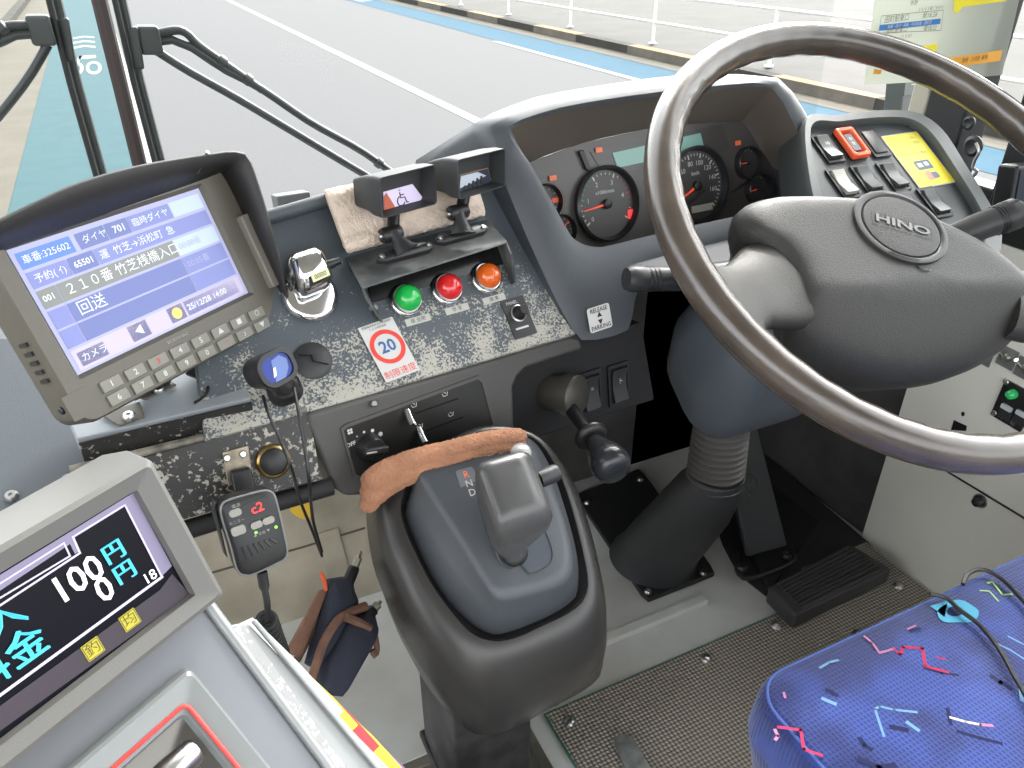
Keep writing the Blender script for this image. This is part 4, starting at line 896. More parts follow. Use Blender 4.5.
b=MB(); b.box(kp_.L(-.006,0,.0053),kp_.u,kp_.v,kp_.n,.010,.0014,.0008); b.build('pointer',M_white,fk,smooth=0)
b=MB()
for (x,y),r in (((357,436.5),.0007),((364,432),.0012),((372.5,430.5),.0017),((380.5,434),.0022)): b.lathe(F.P(x,y,.0009),F.n,[(r,0),(r,.0002)],16)
a,c=F.uv(351,444.5,.001); kt=Pl(F.L(0,0),u=F.u,v=F.v); b.text('OFF',kt,a,c,.001,.0055,bold=.0001)
for dx,dy in ((-.0013,-.0013),(.0013,-.0013),(-.0013,.0013),(.0013,.0013)):
    a,c=F.uv(350,431.5,.001); b.lathe(F.L(a+dx,c+dy,.0009),F.n,[(.0013,0),(.0013,.0002)],10)
for q in ((414,405),(445,394),(420,426),(451,414)):
    a,c=F.uv(*q,.001)
    b.tube([F.L(a-.003,c+.001,.001),F.L(a-.002,c-.002,.001),F.L(a+.002,c-.002,.001),F.L(a+.003,c+.0015,.001)],.0004,5); b.tube([F.L(a-.001,c+.002,.001),F.L(a+.001,c+.0005,.001)],.0004,5)
b.build('markings',M_white,ht,smooth=0,fixn=False)
for (q0,q1) in (((415,413.5),(458,398.5)),((425,431),(463,417))):
    b=MB(); p0,p1=F.P(*q0,.0007),F.P(*q1,.0007); b.box((p0+p1)/2,(p1-p0),F.v,F.n,(p1-p0).length,.0016,.0008); b.build('slot',mat('slot_black',(8,8,8),.9),ht,smooth=0)
for q0,q1 in (((407,411),(413,425)),((419,429),(425,443))):
    p0=F.P(*q0,.003); p1=F.P(*q1,.014); MB().tube([F.P(q0[0]+1,q0[1]+2,.0),p0,p1],[.0025,.0032,.0036],12).build('slide_lever',M_chrome,ht,smooth=50)
# ================================================================== TRAY BUTTON, MICROPHONE
bt_=thing('round_push_button','black push button in a worn brass ring on the speckled tray front','push button',T.P(273,461))
MB().lathe(T.P(273,461,.0),T.n,[(.0150,0),(.0150,.003),(.0135,.0055),(.0120,.006),(.0118,.004)],36,caps=False).build('ring',mat('brass_worn',(150,118,66),.3,metal=.9,var=.5,vscale=90,c2=(205,180,130)),bt_,smooth=50)
MB().lathe(T.P(273,461,.0),T.n,[(.0117,.002),(.0116,.0052),(.010,.0062),(.001,.0064)],32).build('button',M_black,bt_,smooth=50)
cp=thing('microphone_clip','worn metal and black clip screwed to the tray above the radio microphone','clip',T.P(236,478))
b=MB(); b.prism(pxs(T,[(222,452),(248,445),(253,478),(228,486)],.0008),T.n*.0022); b.build('plate',mat('clip_metal',(120,112,98),.4,metal=.7,var=.4,vscale=80),cp,bevel=.0008)
for q in ((227,458),(243,454)): screw(cp,T.P(*q,.003),T.n,.0032,.002)
b=MB(); b.prism(pxs(T,[(229,470),(249,466),(256,492),(234,498)],.003),T.n*.012); b.build('jaw',M_black,cp,bevel=.002)
MI=Pl(at(250,530,.585),82,66)
mic=thing('radio_microphone','black hand microphone with a red c2 display hanging under the tray','microphone',MI.P(250,575,-.01))
mo=[(221,505),(229,499),(262,490),(270,491),(275,497),(283,530),(287,550),(285,558),(277,563),(253,574),(244,575),(237,570),(230,545),(221,516)]
M0=resample(pxs(MI,mo),60)
b=MB(); b.loft([scaled(M0,.90,-MI.n*.024),scaled(M0,1.0,-MI.n*.019),scaled(M0,1.02,-MI.n*.006),scaled(M0,1,MI.n*0),scaled(M0,.95,MI.n*.0035),scaled(M0,.80,MI.n*.0045)],cap0=True,cap1=True); b.build('body',mat('mic_black',(24,24,25),.35),mic,smooth=50)
b=MB(); b.prism([p-MI.u*.004-MI.n*.010 for p in (MI.P(221,512),MI.P(222,500),MI.P(236,560),MI.P(233,556))],-MI.n*.01); b.build('talk_key',M_dark,mic,bevel=.002)
# silvery border and details
b=MB(); b.tube([p+MI.n*.0015 for p in scaled(M0,.985)],.0010,6,closed=True); b.build('edge_trim',mat('trim_grey',(120,120,120),.3),mic)
kd=Pl(MI.P(257,508,.0046),u=MI.u,v=MI.v).rot(3)
b=MB(); b.mat(0).rr(kd,-.0105,-.0055,.0100,.0062,0,.0006,.001).mat(1).text('c2',kd,0,0,.0009,.0105); b.build('digit_display',[M_black,mat('led_red',(255,40,40),.4,emit=2.2)],mic,smooth=0,fixn=False)
for q in ((235,512.5),(238,530),(256,524.5),(268,520)):
    k=Pl(MI.P(*q,.0046),u=MI.u,v=MI.v); w_=.0044 if q!=(238,530) else .0052; h_=.0026 if q!=(238,530) else .0034
    b=MB(); b.rr(k,-w_,-h_,w_,h_,0,.0026,.0022); b.build('button',mat('mic_button',(150,148,140),.35),mic,smooth=40)
b=MB(); k=Pl(MI.P(236,506,.0048),u=MI.u,v=MI.v); b.text('電源',k,0,0,0,.0032); k=Pl(MI.P(237,522,.0048),u=MI.u,v=MI.v); b.text('モニター',k,0,0,0,.0030); k=Pl(MI.P(262,533,.0048),u=MI.u,v=MI.v); b.text('▲ 音量 ▼',k,0,0,0,.0028); k=Pl(MI.P(250,568,.0030),u=MI.u,v=MI.v).rot(4); b.text('MOBILE RADIO',k,.004,.002,.001,.0028)
b.build('markings',M_grey_print,mic,smooth=0,fixn=False)
for q in ((256,532.5),(276,527)): MB().lathe(MI.P(*q,.0046),MI.n,[(.0011,0),(.0009,.0008)],10).build('status_light',mat('led_green',(120,230,60),.4,emit=1.5),mic)
for i in range(7):
    b=MB(); x0,y0=238+i*.5,552-i*1.0
    p0=MI.P(236.5+i*5.6-(0 if i<5 else 0),549-i*1.7,.0047); p1=MI.P(241+i*5.9,562-i*3.2,.0047)
    b.tube([p0,p1],.0010,6); b.build('grille_rib',M_dark,mic)
cab=[MI.P(262,572,-.012),MI.P(264,585,-.012),at(267,602,.60),at(268,618,.61)]
MB().tube(resample(cab,12,closed=False),[.0042]*4+[.0026]*8,10).build('strain_relief_lead',M_rubber,mic,smooth=60)
cc0,cc1=at(266,618,.61),at(280,655,.66); pts=[]
axc=(cc1-cc0).normalized(); e1=axc.orthogonal().normalized(); e2=axc.cross(e1)
for i in range(180): 
    t=i/179; q=t*2*math.pi*9; pts.append(cc0.lerp(cc1,t)+(e1*math.cos(q)+e2*math.sin(q))*.0068)
MB().tube(pts,.0021,7).build('coiled_lead',M_rubber,mic,smooth=60)
# bits on the front bulkhead
WF=Pl(V(0,.9595,.3),90,90)
b=MB(); b.prism(resample(pxs(WF,[(291,501),(300,498),(309,502),(313,512),(308,519),(298,517),(290,510)]),30),V(0,-.0006,0)); b.build('torn_sticker',mat('faded_yellow',(215,175,60),.7),label='torn yellow sticker on the tan bulkhead behind the microphone',cat='sticker',smooth=0)
b=MB(); b.prism(pxs(WF,[(318,533),(338,527),(352,580),(330,590)]),V(0,-.003,0)); o=b.build('inspection_plate',M_tan,label='small tan metal plate with a screw on the bulkhead by the console',cat='plate',bevel=.001)
screw(o,WF.P(328,538,.0035),V(0,-1,0),.005,.003) if False else None
b=MB(); b.tube(pxs(WF,[(150,590),(300,548),(365,528)],.0005),.0018,6); b.build('trim_4',mat('seam',(84,80,70),.8),kind='structure')
# ================================================================== HOLSTER
hs_=thing('tool_pouch','navy cloth pouch with brown leather edging hanging left of the gear console','pouch',at(330,650,.74))
HP=Pl(at(340,630,.705),62,62)
M_navy=mat('navy_cloth',(40,43,56),.9,bump=.5,bscale=700)
M_lea=mat('brown_leather',(96,68,54),.7,bump=.4,bscale=400,var=.25,vscale=60)
def pocket(name,px_,h0,h1,m):
    l=resample(pxs(HP,px_,h0),48,smooth=False); c=scaled(l,.97,HP.n*(h1-h0)*.7); d_=scaled(l,.82,HP.n*(h1-h0)); e=scaled(l,.4,HP.n*(h1-h0)*1.15)
    return MB().loft([l,c,d_,e],cap0=True,cap1=True).build(name,m,hs_,smooth=60)
pocket('back_panel',[(326,579),(345,576),(348,590),(352,600),(345,632),(322,672),(304,664),(313,630)],-.012,.006,M_navy)
pocket('front_pocket',[(338,622),(350,614),(366,608),(371,628),(366,640),(334,696),(312,690),(316,664)],-.004,.016,M_navy)
MB().tube(resample(pxs(HP,[(366,606),(350,612),(338,620),(325,640),(316,665),(310,684)],.010),30,closed=False),.0042,8).build('edging',M_lea,hs_)
MB().tube(resample(pxs(HP,[(346,617),(358,622),(370,628)],.016),12,closed=False),.0040,8).build('edging',M_lea,hs_)
b=MB(); b.prism(pxs(HP,[(318,590),(327,588),(300,658),(284,652)],-.010),HP.n*.004); b.build('strap',M_lea,hs_,bevel=.0015)
b=MB(); b.prism(pxs(HP,[(322,598),(329,592),(315,630),(299,662),(290,664)],-.012),HP.n*.003); b.build('strap',mat('webbing_olive',(92,80,66),.85),hs_,bevel=.001)
MB().tube([HP.P(321,573,.0),HP.P(324,580,-.002),HP.P(326,590,-.006)],[.0018,.0022,.0018],10).build('orange_loop',mat('orange_cord',(205,90,50),.6),hs_)
MB().tube(resample(pxs(HP,[(368,615),(374,632),(377,648),(375,656),(372,650)],.004),16,closed=False),.0028,8).build('tie_end',M_lea,hs_)
for q0,q1,h_,lab in (((345,590),(361,551),.0,'black pen with a silver tip standing in the back of the navy pouch'),((364,620),(381,601),.012,'black pen with a pale tip leaning out of the front pouch pocket')):
    t=thing('pen',lab,'pen',HP.P(*q0,h_-.004),'pens in the navy pouch'); p0,p1=HP.P(*q0,h_-.004),HP.P(*q1,h_); d_=p1-p0; n_=d_.length
    MB().lathe(p0,d_,[(.0055,-.03),(.0058,0),(.0056,n_*.55),(.0045,n_*.6)],16).build('barrel',M_black,t,smooth=50)
    MB().lathe(p0,d_,[(.0042,n_*.6),(.0042,n_*.82),(.0022,n_*.86),(.0015,n_*1.0)],16).build('tip',mat('pen_metal',(170,165,150),.3,metal=.7),t,smooth=50)
# ================================================================== FARE DISPLAY
FD=Pl(at(133,492,.44),57,67)
M_fd=mat('fare_grey',(106,105,102),.45,bump=.08,bscale=900)
fdv=thing('fare_display','pale grey framed fare display showing 100 yen, nearest the camera','fare display',FD.P(60,700,-.05))
rt=FD.uv(190,594)[1]; Hh=-rt
ro=FD.uv(151,470)[0]; to=FD.uv(80,487,-.016)[1]; bo=FD.uv(120,672)[1]
ro=max(ro,.008); Wd=.26
def fr(i,h,t_=0): return [FD.L(a,c,h) for a,c in ((ro-i,bo+i),(ro-i,.014-i),(-Wd+i,.014-i),(-Wd+i,bo+i))]
top_=.0135
def FL(a0_,b0_,a1_,b1_,h,r=.003): return [FD.L(a,c,h) for a,c in rrect(a0_,b0_,a1_,b1_,r,4)]
b=MB(); b.loft([FL(-Wd,bo,ro+.003,top_+.004,-.050),FL(-Wd,bo,ro+.004,top_+.005,-.022),FL(-Wd,bo,ro,top_,.006),FL(-Wd+.004,bo+.003,ro-.003,top_-.003,.008),FL(-Wd+.02,-Hh-.001,.001,.001,.004,.001),FL(-Wd+.02,-Hh,0,0,-.002,.001)],cap0=True)
b.build('frame',M_fd,fdv,smooth=25,fixn=False)
M_scrn=mat('fare_navy',(10,11,20),.25,emit=.15,spec=.1); M_lil=mat('fare_lilac',(120,112,140),.3,emit=.3); M_lil2=mat('fare_line',(180,172,196),.3,emit=.4)
M_cy=mat('fare_cyan',(70,185,215),.4,emit=.5); M_wt=mat('fare_white',(240,235,240),.4,emit=.5); M_stp=mat('stamp_yellow',(190,178,50),.5); M_gls=mat('fare_lower_band',(64,57,66),.25,spec=.3)
b=MB(); b.mat(0).face([FD.L(a,c,-.0015) for a,c in ((-Wd+.02,-Hh),(0,-Hh),(0,0),(-Wd+.02,0))])
def FQ(mi,pts,h): b.mat(mi).face(pxs(FD,pts,h))
def seg(mi,p,q,wd,h=-.0008):
    P_,Q_=FD.P(*p,h),FD.P(*q,h); d_=(Q_-P_).normalized(); s_=d_.cross(FD.n)*wd/2; b.mat(mi).face([P_-s_-d_*wd/2,P_+s_-d_*wd/2,Q_+s_+d_*wd/2,Q_-s_+d_*wd/2])
# lilac border: right column, top band with its step, lower band
FQ(1,[(133,493),(125,504),(162,576),(172,566)],-.0011); FQ(1,[(133,493),(0,575),(-20,592),(-20,604),(70,544),(75,554),(80,551),(73,537),(125,505)],-.0010)
FQ(4,[(172,574),(190,594),(0,731),(-30,755),(-30,730),(0,706),(160,590)],-.0010)
seg(2,(125,505),(162,577),.0011); seg(2,(73,537),(125,505),.0011); seg(2,(73,537),(80,553),.0011); seg(2,(80,553),(-10,612),.0011); seg(2,(64,543),(70,556),.0009); seg(2,(64,543),(-10,590),.0009); seg(2,(70,556),(-10,604),.0009)
seg(2,(162,577),(-20,710),.0016)
b.build('screen',[M_scrn,M_lil,M_lil2,M_stp,M_gls],fdv,smooth=0,fixn=False)
kF=Pl(FD.L(0,0,0),u=FD.u,v=FD.v)
b=MB()
def ftx(mi,s_,x,y,sz,bd=0,sx=1): 
    a,c=FD.uv(x,y,-.0004); b.mat(mi).text(s_,kF,a,c,-.0004,sz,bold=bd,sx=sx)
ftx(1,'100',78,580,.0205,.0003,.92); ftx(1,'0',105,590,.0200,.0003,.92)
for e_ in (0,.8,1.6): ftx(0,'円',113.5+e_,553-e_*.4,.0125); ftx(0,'円',124.5+e_,573-e_*.4,.0125); ftx(0,'料金',8+e_*1.3,661,.0190); ftx(0,'投入',-16+e_*1.3,632,.0190)
ftx(1,'18',150,577,.0085,.0001)
pass
b.build('readout',[M_cy,M_wt],fdv,smooth=0,fixn=False)
for (x,y),s_ in (((93,649),'釣'),((130,620),'均')):
    a,c=FD.uv(x,y,-.0006); b=MB(); b.mat(0).rr(kF,a-.0048,c-.0048,a+.0048,c+.0048,-.0012,-.0004,.0004).mat(1).text(s_,kF,a,c,-.0002,.0078); 
    o_=[kF.L(a+x_,c+y_,-.0003) for x_,y_ in rrect(-.0045,-.0045,.0045,.0045,.0003)]; i_=[kF.L(a+x_,c+y_,-.0003) for x_,y_ in rrect(-.0041,-.0041,.0041,.0041,.0003)]; b.loft([o_,i_])
    b.build('stamp_label',[M_stp,mat('stamp_ink',(90,80,20),.5)],fdv,smooth=0,fixn=False)
# ================================================================== FARE BOX
FB=Pl(at(205,602,.475),57,44)
M_fb=mat('fare_box_silver',(108,110,114),.3,metal=.25,var=.06,vscale=9)
M_fb2=mat('fare_rim',(150,152,152),.3,metal=.2)
fb=thing('fare_box','silver fare box with red lined coin opening beneath the fare display','fare box',FB.P(150,800,-.5))
b=MB(); b.prism(pxs(FB,[(205,600),(345,788),(400,865),(120,1060),(-160,830),(60,650)]),-FB.n*.05); b.build('body',M_fb,fb,bevel=.003)
b=MB(); b.aabb(-.33,-.10,-.22,.10,.30,.34); b.build('cabinet',mat('cabinet_grey',(140,140,138),.5),fb,bevel=.01)
e0,e1=FB.P(206,601,.0015),FB.P(400,862,.0015)
MB().tube([e0,e1],.0035,10).build('edge_bead',M_fb2,fb)
r_=[FB.P(*q,.0) for q in ((222,625),(250,620),(425,800),(400,868))]
b=MB(); b.prism([p-FB.n*.004 for p in r_],-FB.n*.03); b.build('side_rail',mat('rail_clear',(150,152,152),.18),fb,bevel=.002)
M_spk=worn('speckle_label',(150,150,150),(232,230,226),FB.o,FB.v,-.5,.5,scale=230,big=30,amount=.34,rough=.4)
b=MB(); b.prism([FB.P(*q,-.0035) for q in ((232,630),(243,624),(345,768),(372,800),(362,806),(332,770))],FB.n*.0012); b.build('printed_strip',M_spk,fb,smooth=0)
b=MB(); b.prism([FB.P(*q,-.004) for q in ((250,622),(254,620),(300,672),(400,790),(396,796))],FB.n*.004); b.build('clear_rail',M_fb2,fb,bevel=.001)
# coin opening
ua,ub=FB.uv(190,668,.010); 
def CB(a0_,b0_,a1_,b1_,h,r=.004): return [FB.L(a,c,h) for a,c in rrect(a0_,b0_,a1_,b1_,r,4)]
aL,bB=ua-.20,ub-.16
b=MB(); b.loft([CB(aL,bB,ua+.002,ub+.002,.0),CB(aL,bB,ua,ub,.010),CB(aL+.003,bB+.003,ua-.002,ub-.002,.012),CB(aL+.017,bB+.017,ua-.0165,ub-.0165,.010),CB(aL+.018,bB+.018,ua-.018,ub-.018,.006)]); b.build('opening_frame',mat('opening_frame',(118,122,122),.22),fb,smooth=30,fixn=False)
b=MB(); rr0=CB(aL+.0135,bB+.0135,ua-.0135,ub-.0135,.0112); b.tube(rr0,.0012,8,closed=True); b.build('red_line',mat('line_red',(222,62,58),.4),fb)
b=MB(); b.loft([CB(aL+.018,bB+.018,ua-.018,ub-.018,.006),CB(aL+.040,bB+.04,ua-.040,ub-.034,.0008)],cap1=True); b.build('funnel',mat('funnel_steel',(96,94,90),.22,metal=.8),fb,smooth=20,fixn=False)
b=MB(); o_=FB.P(168,775,.002); b.lathe(o_-FB.u*.02,(FB.u),[(.007,0),(.008,.002),(.008,.036),(.007,.038)],30); b.build('reflection_bar',M_steel,fb,smooth=50)  # added steel bar standing in for a pale-gold reflection in the opening
# colourful leaflets beside it
M_lf=dict(red=mat('leaflet_red',(200,48,56),.5),yellow=mat('leaflet_yellow',(232,205,50),.5),violet=mat('leaflet_violet',(120,90,150),.5),white=mat('leaflet_white',(215,212,210),.5))
for i,(c_,t0,t1,lab) in enumerate((('white',-.02,.52,'white leaflet edge uppermost in the fan beside the fare box rail'),('yellow',.30,.60,'long yellow leaflet edge below the white one in the fan by the fare box'),('red',.40,.72,'red leaflet edge in the middle of the fan by the fare box'),('yellow',.52,.86,'short bright yellow leaflet edge between two red ones in the fan'),('violet',.72,.95,'violet leaflet edge near the lower end of the fan'),('red',.78,1.15,'red leaflet edge lowest in the fan by the fare box'))):
    A0,B0=(250,620),(425,800)
    def on(t_,off): return (A0[0]+(B0[0]-A0[0])*t_+off*.72,A0[1]+(B0[1]-A0[1])*t_-off*.70)
    w_=3.5+.8*i
    b=MB(); b.prism([FB.P(*on(t0,-10),-.008-.002*i),FB.P(*on(t0+.02,w_),-.008-.002*i),FB.P(*on((t0+t1)/2,w_+1.5),-.008-.002*i),FB.P(*on(t1,w_),-.008-.002*i),FB.P(*on(t1,-10),-.008-.002*i)],-FB.n*.0008)
    b.build('leaflet',M_lf[c_],label=lab,cat='leaflet',group='leaflets fanned beside the fare box',smooth=0)
# ================================================================== FLOOR MAT, PEDALS
M_mat=mat('mat_rubber',(92,88,82),.6); nt=M_mat.node_tree; B_n=nt.nodes['Principled BSDF']
tc=nt.nodes.new('ShaderNodeNewGeometry'); mp=nt.nodes.new('ShaderNodeMapping'); mp.inputs['Scale'].default_value=(1,1,1)
nt.links.new(tc.outputs['Position'],mp.inputs['Vector'])
sx=nt.nodes.new('ShaderNodeSeparateXYZ'); nt.links.new(mp.outputs[0],sx.inputs[0])
def mth(op,a,b_=None,v=None):
    n=nt.nodes.new('ShaderNodeMath'); n.operation=op; nt.links.new(a,n.inputs[0])
    if b_ is not None: nt.links.new(b_,n.inputs[1])
    if v is not None: n.inputs[1].default_value=v
    return n.outputs[0]
s1=mth('SINE',mth('MULTIPLY',sx.outputs[0],v=2*math.pi/.0125)); s2=mth('SINE',mth('MULTIPLY',sx.outputs[1],v=2*math.pi/.0115)); pr=mth('MULTIPLY',s1,s2); ab=mth('ABSOLUTE',pr)
bp=nt.nodes.new('ShaderNodeBump'); bp.inputs['Strength'].default_value=1; bp.inputs['Distance'].default_value=.0018; nt.links.new(ab,bp.inputs['Height']); nt.links.new(bp.outputs['Normal'],B_n.inputs['Normal'])
mr=nt.nodes.new('ShaderNodeMapRange'); mr.inputs[1].default_value=.05; mr.inputs[2].default_value=.5; nt.links.new(ab,mr.inputs[0])
mx=nt.nodes.new('ShaderNodeMix'); mx.data_type='RGBA'; mx.inputs[6].default_value=rgb((74,71,67)); mx.inputs[7].default_value=rgb((176,168,156)); nt.links.new(mr.outputs[0],mx.inputs[0]); nt.links.new(mx.outputs[2],B_n.inputs['Base Color'])
fm=thing('floor_mat','ribbed grey rubber floor mat with green edging before the driver seat','floor mat',(.7,.3,.002))
b=MB(); b.prism([(.352,-.6,.0015),(1.055,-.6,.0015),(1.055,.685,.0015),(.90,.685,.0015),(.90,.622,.0015),(.352,.622,.0015)],(0,0,.004)); b.build('sheet',M_mat,fm,smooth=0)
MB().tube([(.352,-.6,.004),(.352,.622,.004),(.90,.622,.004),(.90,.685,.004)],.0022,8).build('green_edging',mat('edging_green',(60,110,95),.6),fm)
for q in ((570,722),(706,659),(776,626),(858,634),(898,586)):
    MB().lathe(atz(*q,.0055),(0,0,1),[(.0085,0),(.008,.003),(.004,.005),(.0005,.0055)],18).build('stud',M_steel,fm,smooth=60)
b=MB(); b.prism(resample([atz(*q,.0058) for q in ((612,741),(622,735),(632,738),(662,790),(650,806),(640,800))],30,smooth=False),V(0,0,.006)); lt=b.build('belt_tongue',mat('dull_steel',(120,124,122),.4,metal=.5,var=.3,vscale=60),label='dull steel belt tongue lying on the rubber mat',cat='buckle',bevel=.0015)
FR_=thing('brake_pedal','low wide black ribbed foot pedal on the floor before the mat','pedal',atz(830,585,.0))
pq=[atz(*q,.040) for q in ((768,585),(850,541),(893,567),(796,614))]
b=MB(); b.prism([V(p.x,p.y,.001) for p in pq],V(0,0,.036)); b.build('block',mat('pedal_rubber',(60,60,60),.6),FR_,bevel=.006)
for i in range(9):
    t=.10+.1*i; a=pq[0].lerp(pq[3],t).lerp(pq[1].lerp(pq[2],t),.08); c=pq[0].lerp(pq[3],t).lerp(pq[1].lerp(pq[2],t),.92)
    MB().tube([a+V(0,0,-.002),c+V(0,0,-.002)],.0028,8).build('rib',mat('pedal_rubber',(60,60,60),.6),FR_)
ac=thing('accelerator_pedal','tall narrow black accelerator pedal hinged on the floor right of the boot','pedal',atz(766,556,.0))
pbs=atz(766,552,.03); AP=Pl(pbs,88,62)
b=MB(); b.prism(resample(pxs(AP,[(722,438),(757,424),(788,546),(749,557)]),4,smooth=False) if False else pxs(AP,[(722,438),(757,424),(788,546),(749,557)]),-AP.n*.012); b.build('treadle',mat('treadle',(56,58,60),.55,bump=.5,bscale=500),ac,bevel=.004)
ec=AP.uv(751,485); b=MB(); b.tube([AP.L(ec[0]+.016*math.cos(R(a)),ec[1]+.020*math.sin(R(a)),.001) for a in range(0,360,15)],.0012,6,closed=True).text('H',Pl(AP.o,u=AP.u,v=AP.v),ec[0],ec[1],.001,.022); b.build('embossed_mark',mat('emboss',(78,80,82),.5),ac,smooth=0)
b=MB(); b.tube(resample([atz(*q,.015) for q in ((736,552),(738,572),(752,578),(792,562),(790,548))],20,closed=False),.005,8); b.build('hinge_bar',M_dark,ac)
for q in ((742,568),(787,556)): screw(ac,atz(*q,.02),(0,0,1),.009,.006,M_dark,name='bolt')
b=MB(); fq=[atz(*q,.012) for q in ((712,480),(735,455),(820,520),(770,590))]; b.prism([V(p.x,p.y,.001) for p in fq],V(0,0,.011)); b.build('base_plate',M_blackm,ac,bevel=.003)
# ================================================================== SEAT
M_seat=mat('seat_moquette',(44,66,140),.9); nt=M_seat.node_tree; B_n=nt.nodes['Principled BSDF']
tc=nt.nodes.new('ShaderNodeNewGeometry'); sx=nt.nodes.new('ShaderNodeSeparateXYZ'); nt.links.new(tc.outputs['Position'],sx.inputs[0])
s1=mth('SINE',mth('MULTIPLY',sx.outputs[0],v=2*math.pi/.0078)); s2=mth('SINE',mth('MULTIPLY',sx.outputs[1],v=2*math.pi/.0078)); pr=mth('ABSOLUTE',mth('MULTIPLY',s1,s2))
mr=nt.nodes.new('ShaderNodeMapRange'); mr.inputs[1].default_value=.25; mr.inputs[2].default_value=.55; nt.links.new(pr,mr.inputs[0])
nz=nt.nodes.new('ShaderNodeTexNoise'); nz.inputs['Scale'].default_value=14; nt.links.new(tc.outputs['Position'],nz.inputs['Vector'])
mr2=nt.nodes.new('ShaderNodeMapRange'); mr2.inputs[1].default_value=.45; mr2.inputs[2].default_value=.6; nt.links.new(nz.outputs['Fac'],mr2.inputs[0])
mx=nt.nodes.new('ShaderNodeMix'); mx.data_type='RGBA'; mx.inputs[6].default_value=rgb((28,44,108)); mx.inputs[7].default_value=rgb((44,70,150)); nt.links.new(mr2.outputs[0],mx.inputs[0])
mx2=nt.nodes.new('ShaderNodeMix'); mx2.data_type='RGBA'; mx2.inputs[7].default_value=rgb((18,26,70)); nt.links.new(mx.outputs[2],mx2.inputs[6]); nt.links.new(mth('MULTIPLY',mr.outputs[0],v=.55),mx2.inputs[0]); nt.links.new(mx2.outputs[2],B_n.inputs['Base Color'])
bp=nt.nodes.new('ShaderNodeBump'); bp.inputs['Strength'].default_value=.5; bp.inputs['Distance'].default_value=.001; nt.links.new(pr,bp.inputs['Height']); nt.links.new(bp.outputs['Normal'],B_n.inputs['Normal'])
B_n.inputs['Sheen Weight'].default_value=.3
ZS=.42
seat=thing('driver_seat','blue patterned moquette driver seat cushion at the lower right','seat',(.64,.0,.006))
def sl_(z,i,r=.035): return [V(a,c,z) for a,c in rrect(.372+i,-.30+i,.93-i,.312-i,r,7)]
MB().tube(sl_(ZS-.003,.0045),.0014,8,closed=True).build('piping',mat('piping_blue',(70,94,160),.8),seat)
def zs(x,y): return (740+x/3.37,540+y/3.37)
pat=[('pat_pink',[(420,325),(445,345),(470,380),(500,372),(520,365)],.0022),('pat_red',[(515,365),(540,385),(550,360),(615,365),(625,425),(700,445)],.0028),('pat_red',[(130,630),(205,640),(215,705),(275,725)],.0026),('pat_ice',[(485,660),(455,570),(470,560),(520,572),(595,580)],.0022),
('pat_cream',[(710,598),(760,612),(810,622)],.0022),('pat_pink',[(810,622),(850,625)],.0026),('pat_lime',[(810,170),(840,172),(870,205)],.0018),('pat_lime',[(835,145),(850,140),(885,185),(915,182)],.0022),('pat_ice',[(860,345),(910,370),(957,400)],.0020),('pat_ice',[(905,325),(957,352)],.0020),('pat_ice',[(930,460),(945,500),(950,540)],.0030),
('pat_navy',[(620,432),(680,448),(735,455)],.0022),('pat_navy',[(735,645),(800,665),(880,685)],.0030),('pat_navy',[(405,670),(420,690),(440,705)],.0040),('pat_navy',[(850,460),(880,480),(910,500)],.0045),('pat_navy',[(700,570),(710,620)],.0030),('pat_navy',[(405,740),(470,768),(520,760)],.005),('pat_navy',[(295,505),(325,522)],.004),('pat_navy',[(510,630),(560,640)],.0045),('pat_ice',[(270,430),(300,412),(330,405)],.0022),('pat_ice',[(280,535),(320,552)],.0034),('pat_ice',[(565,615),(600,640)],.0034),('pat_pink',[(565,300),(592,288)],.0016),('pat_navy',[(575,305),(605,298)],.0030),('pat_red',[(665,395),(690,402)],.0018),('pat_pink',[(118,640),(128,660),(120,672)],.0026),('pat_pink',[(148,515),(152,530)],.0022)]
cols_=dict(pat_pink=(180,120,155),pat_red=(175,40,82),pat_ice=(110,150,190),pat_cream=(225,215,200),pat_lime=(160,195,130),pat_navy=(20,28,72),pat_cyan=(80,160,190))
pn=['base']+list(cols_); b=MB()
b.loft([sl_(ZS-.13,.03),sl_(ZS-.10,.006),sl_(ZS-.05,-.002),sl_(ZS-.014,.000),sl_(ZS-.004,.003),sl_(ZS,.009),sl_(ZS+.001,.05,.03),sl_(ZS+.001,.2)],cap0=True,cap1=True)
for n_,pl__,wd in pat:
    b.mat(pn.index(n_)); ps=[atz(*zs(*q),ZS+.0012) for q in pl__]
    for i in range(len(ps)-1):
        p,q=ps[i],ps[i+1]; d_=(q-p).normalized(); s_=V(-d_.y,d_.x,0)*wd*.5; b.face([p-s_-d_*wd*.4,p+s_-d_*wd*.4,q+s_+d_*wd*.4,q-s_+d_*wd*.4])
b.mat(pn.index('pat_cyan')); cc=[atz(*zs(735+70*math.cos(R(a)),245+(38+6*math.sin(R(a*3)))*math.sin(R(a))),ZS+.0014) for a in range(0,360,12)]; b.face(cc)
cc2=[atz(*zs(640,222),ZS+.0014),atz(*zs(700,205),ZS+.0014),atz(*zs(690,260),ZS+.0014),atz(*zs(665,240),ZS+.0014)]; b.face(cc2)
b.mat(pn.index('pat_navy')); b.face([atz(*zs(725+28*math.cos(R(a)),240+17*math.sin(R(a))),ZS+.0018) for a in range(0,360,24)])
b.build('cushion',[M_seat]+[mat(n_,c,.9) for n_,c in cols_.items()],seat,smooth=75,fixn=False)
b=MB(); b.aabb(.44,-.22,.03,.86,.20,ZS-.125); b.aabb(.42,-.25,.0058,.88,.24,.03); b.build('seat_base',M_blackm,seat,bevel=.01)
wire=[(640,182),(670,186),(700,198),(740,235),(800,280),(850,335),(890,395),(925,460),(960,520),(990,590)]
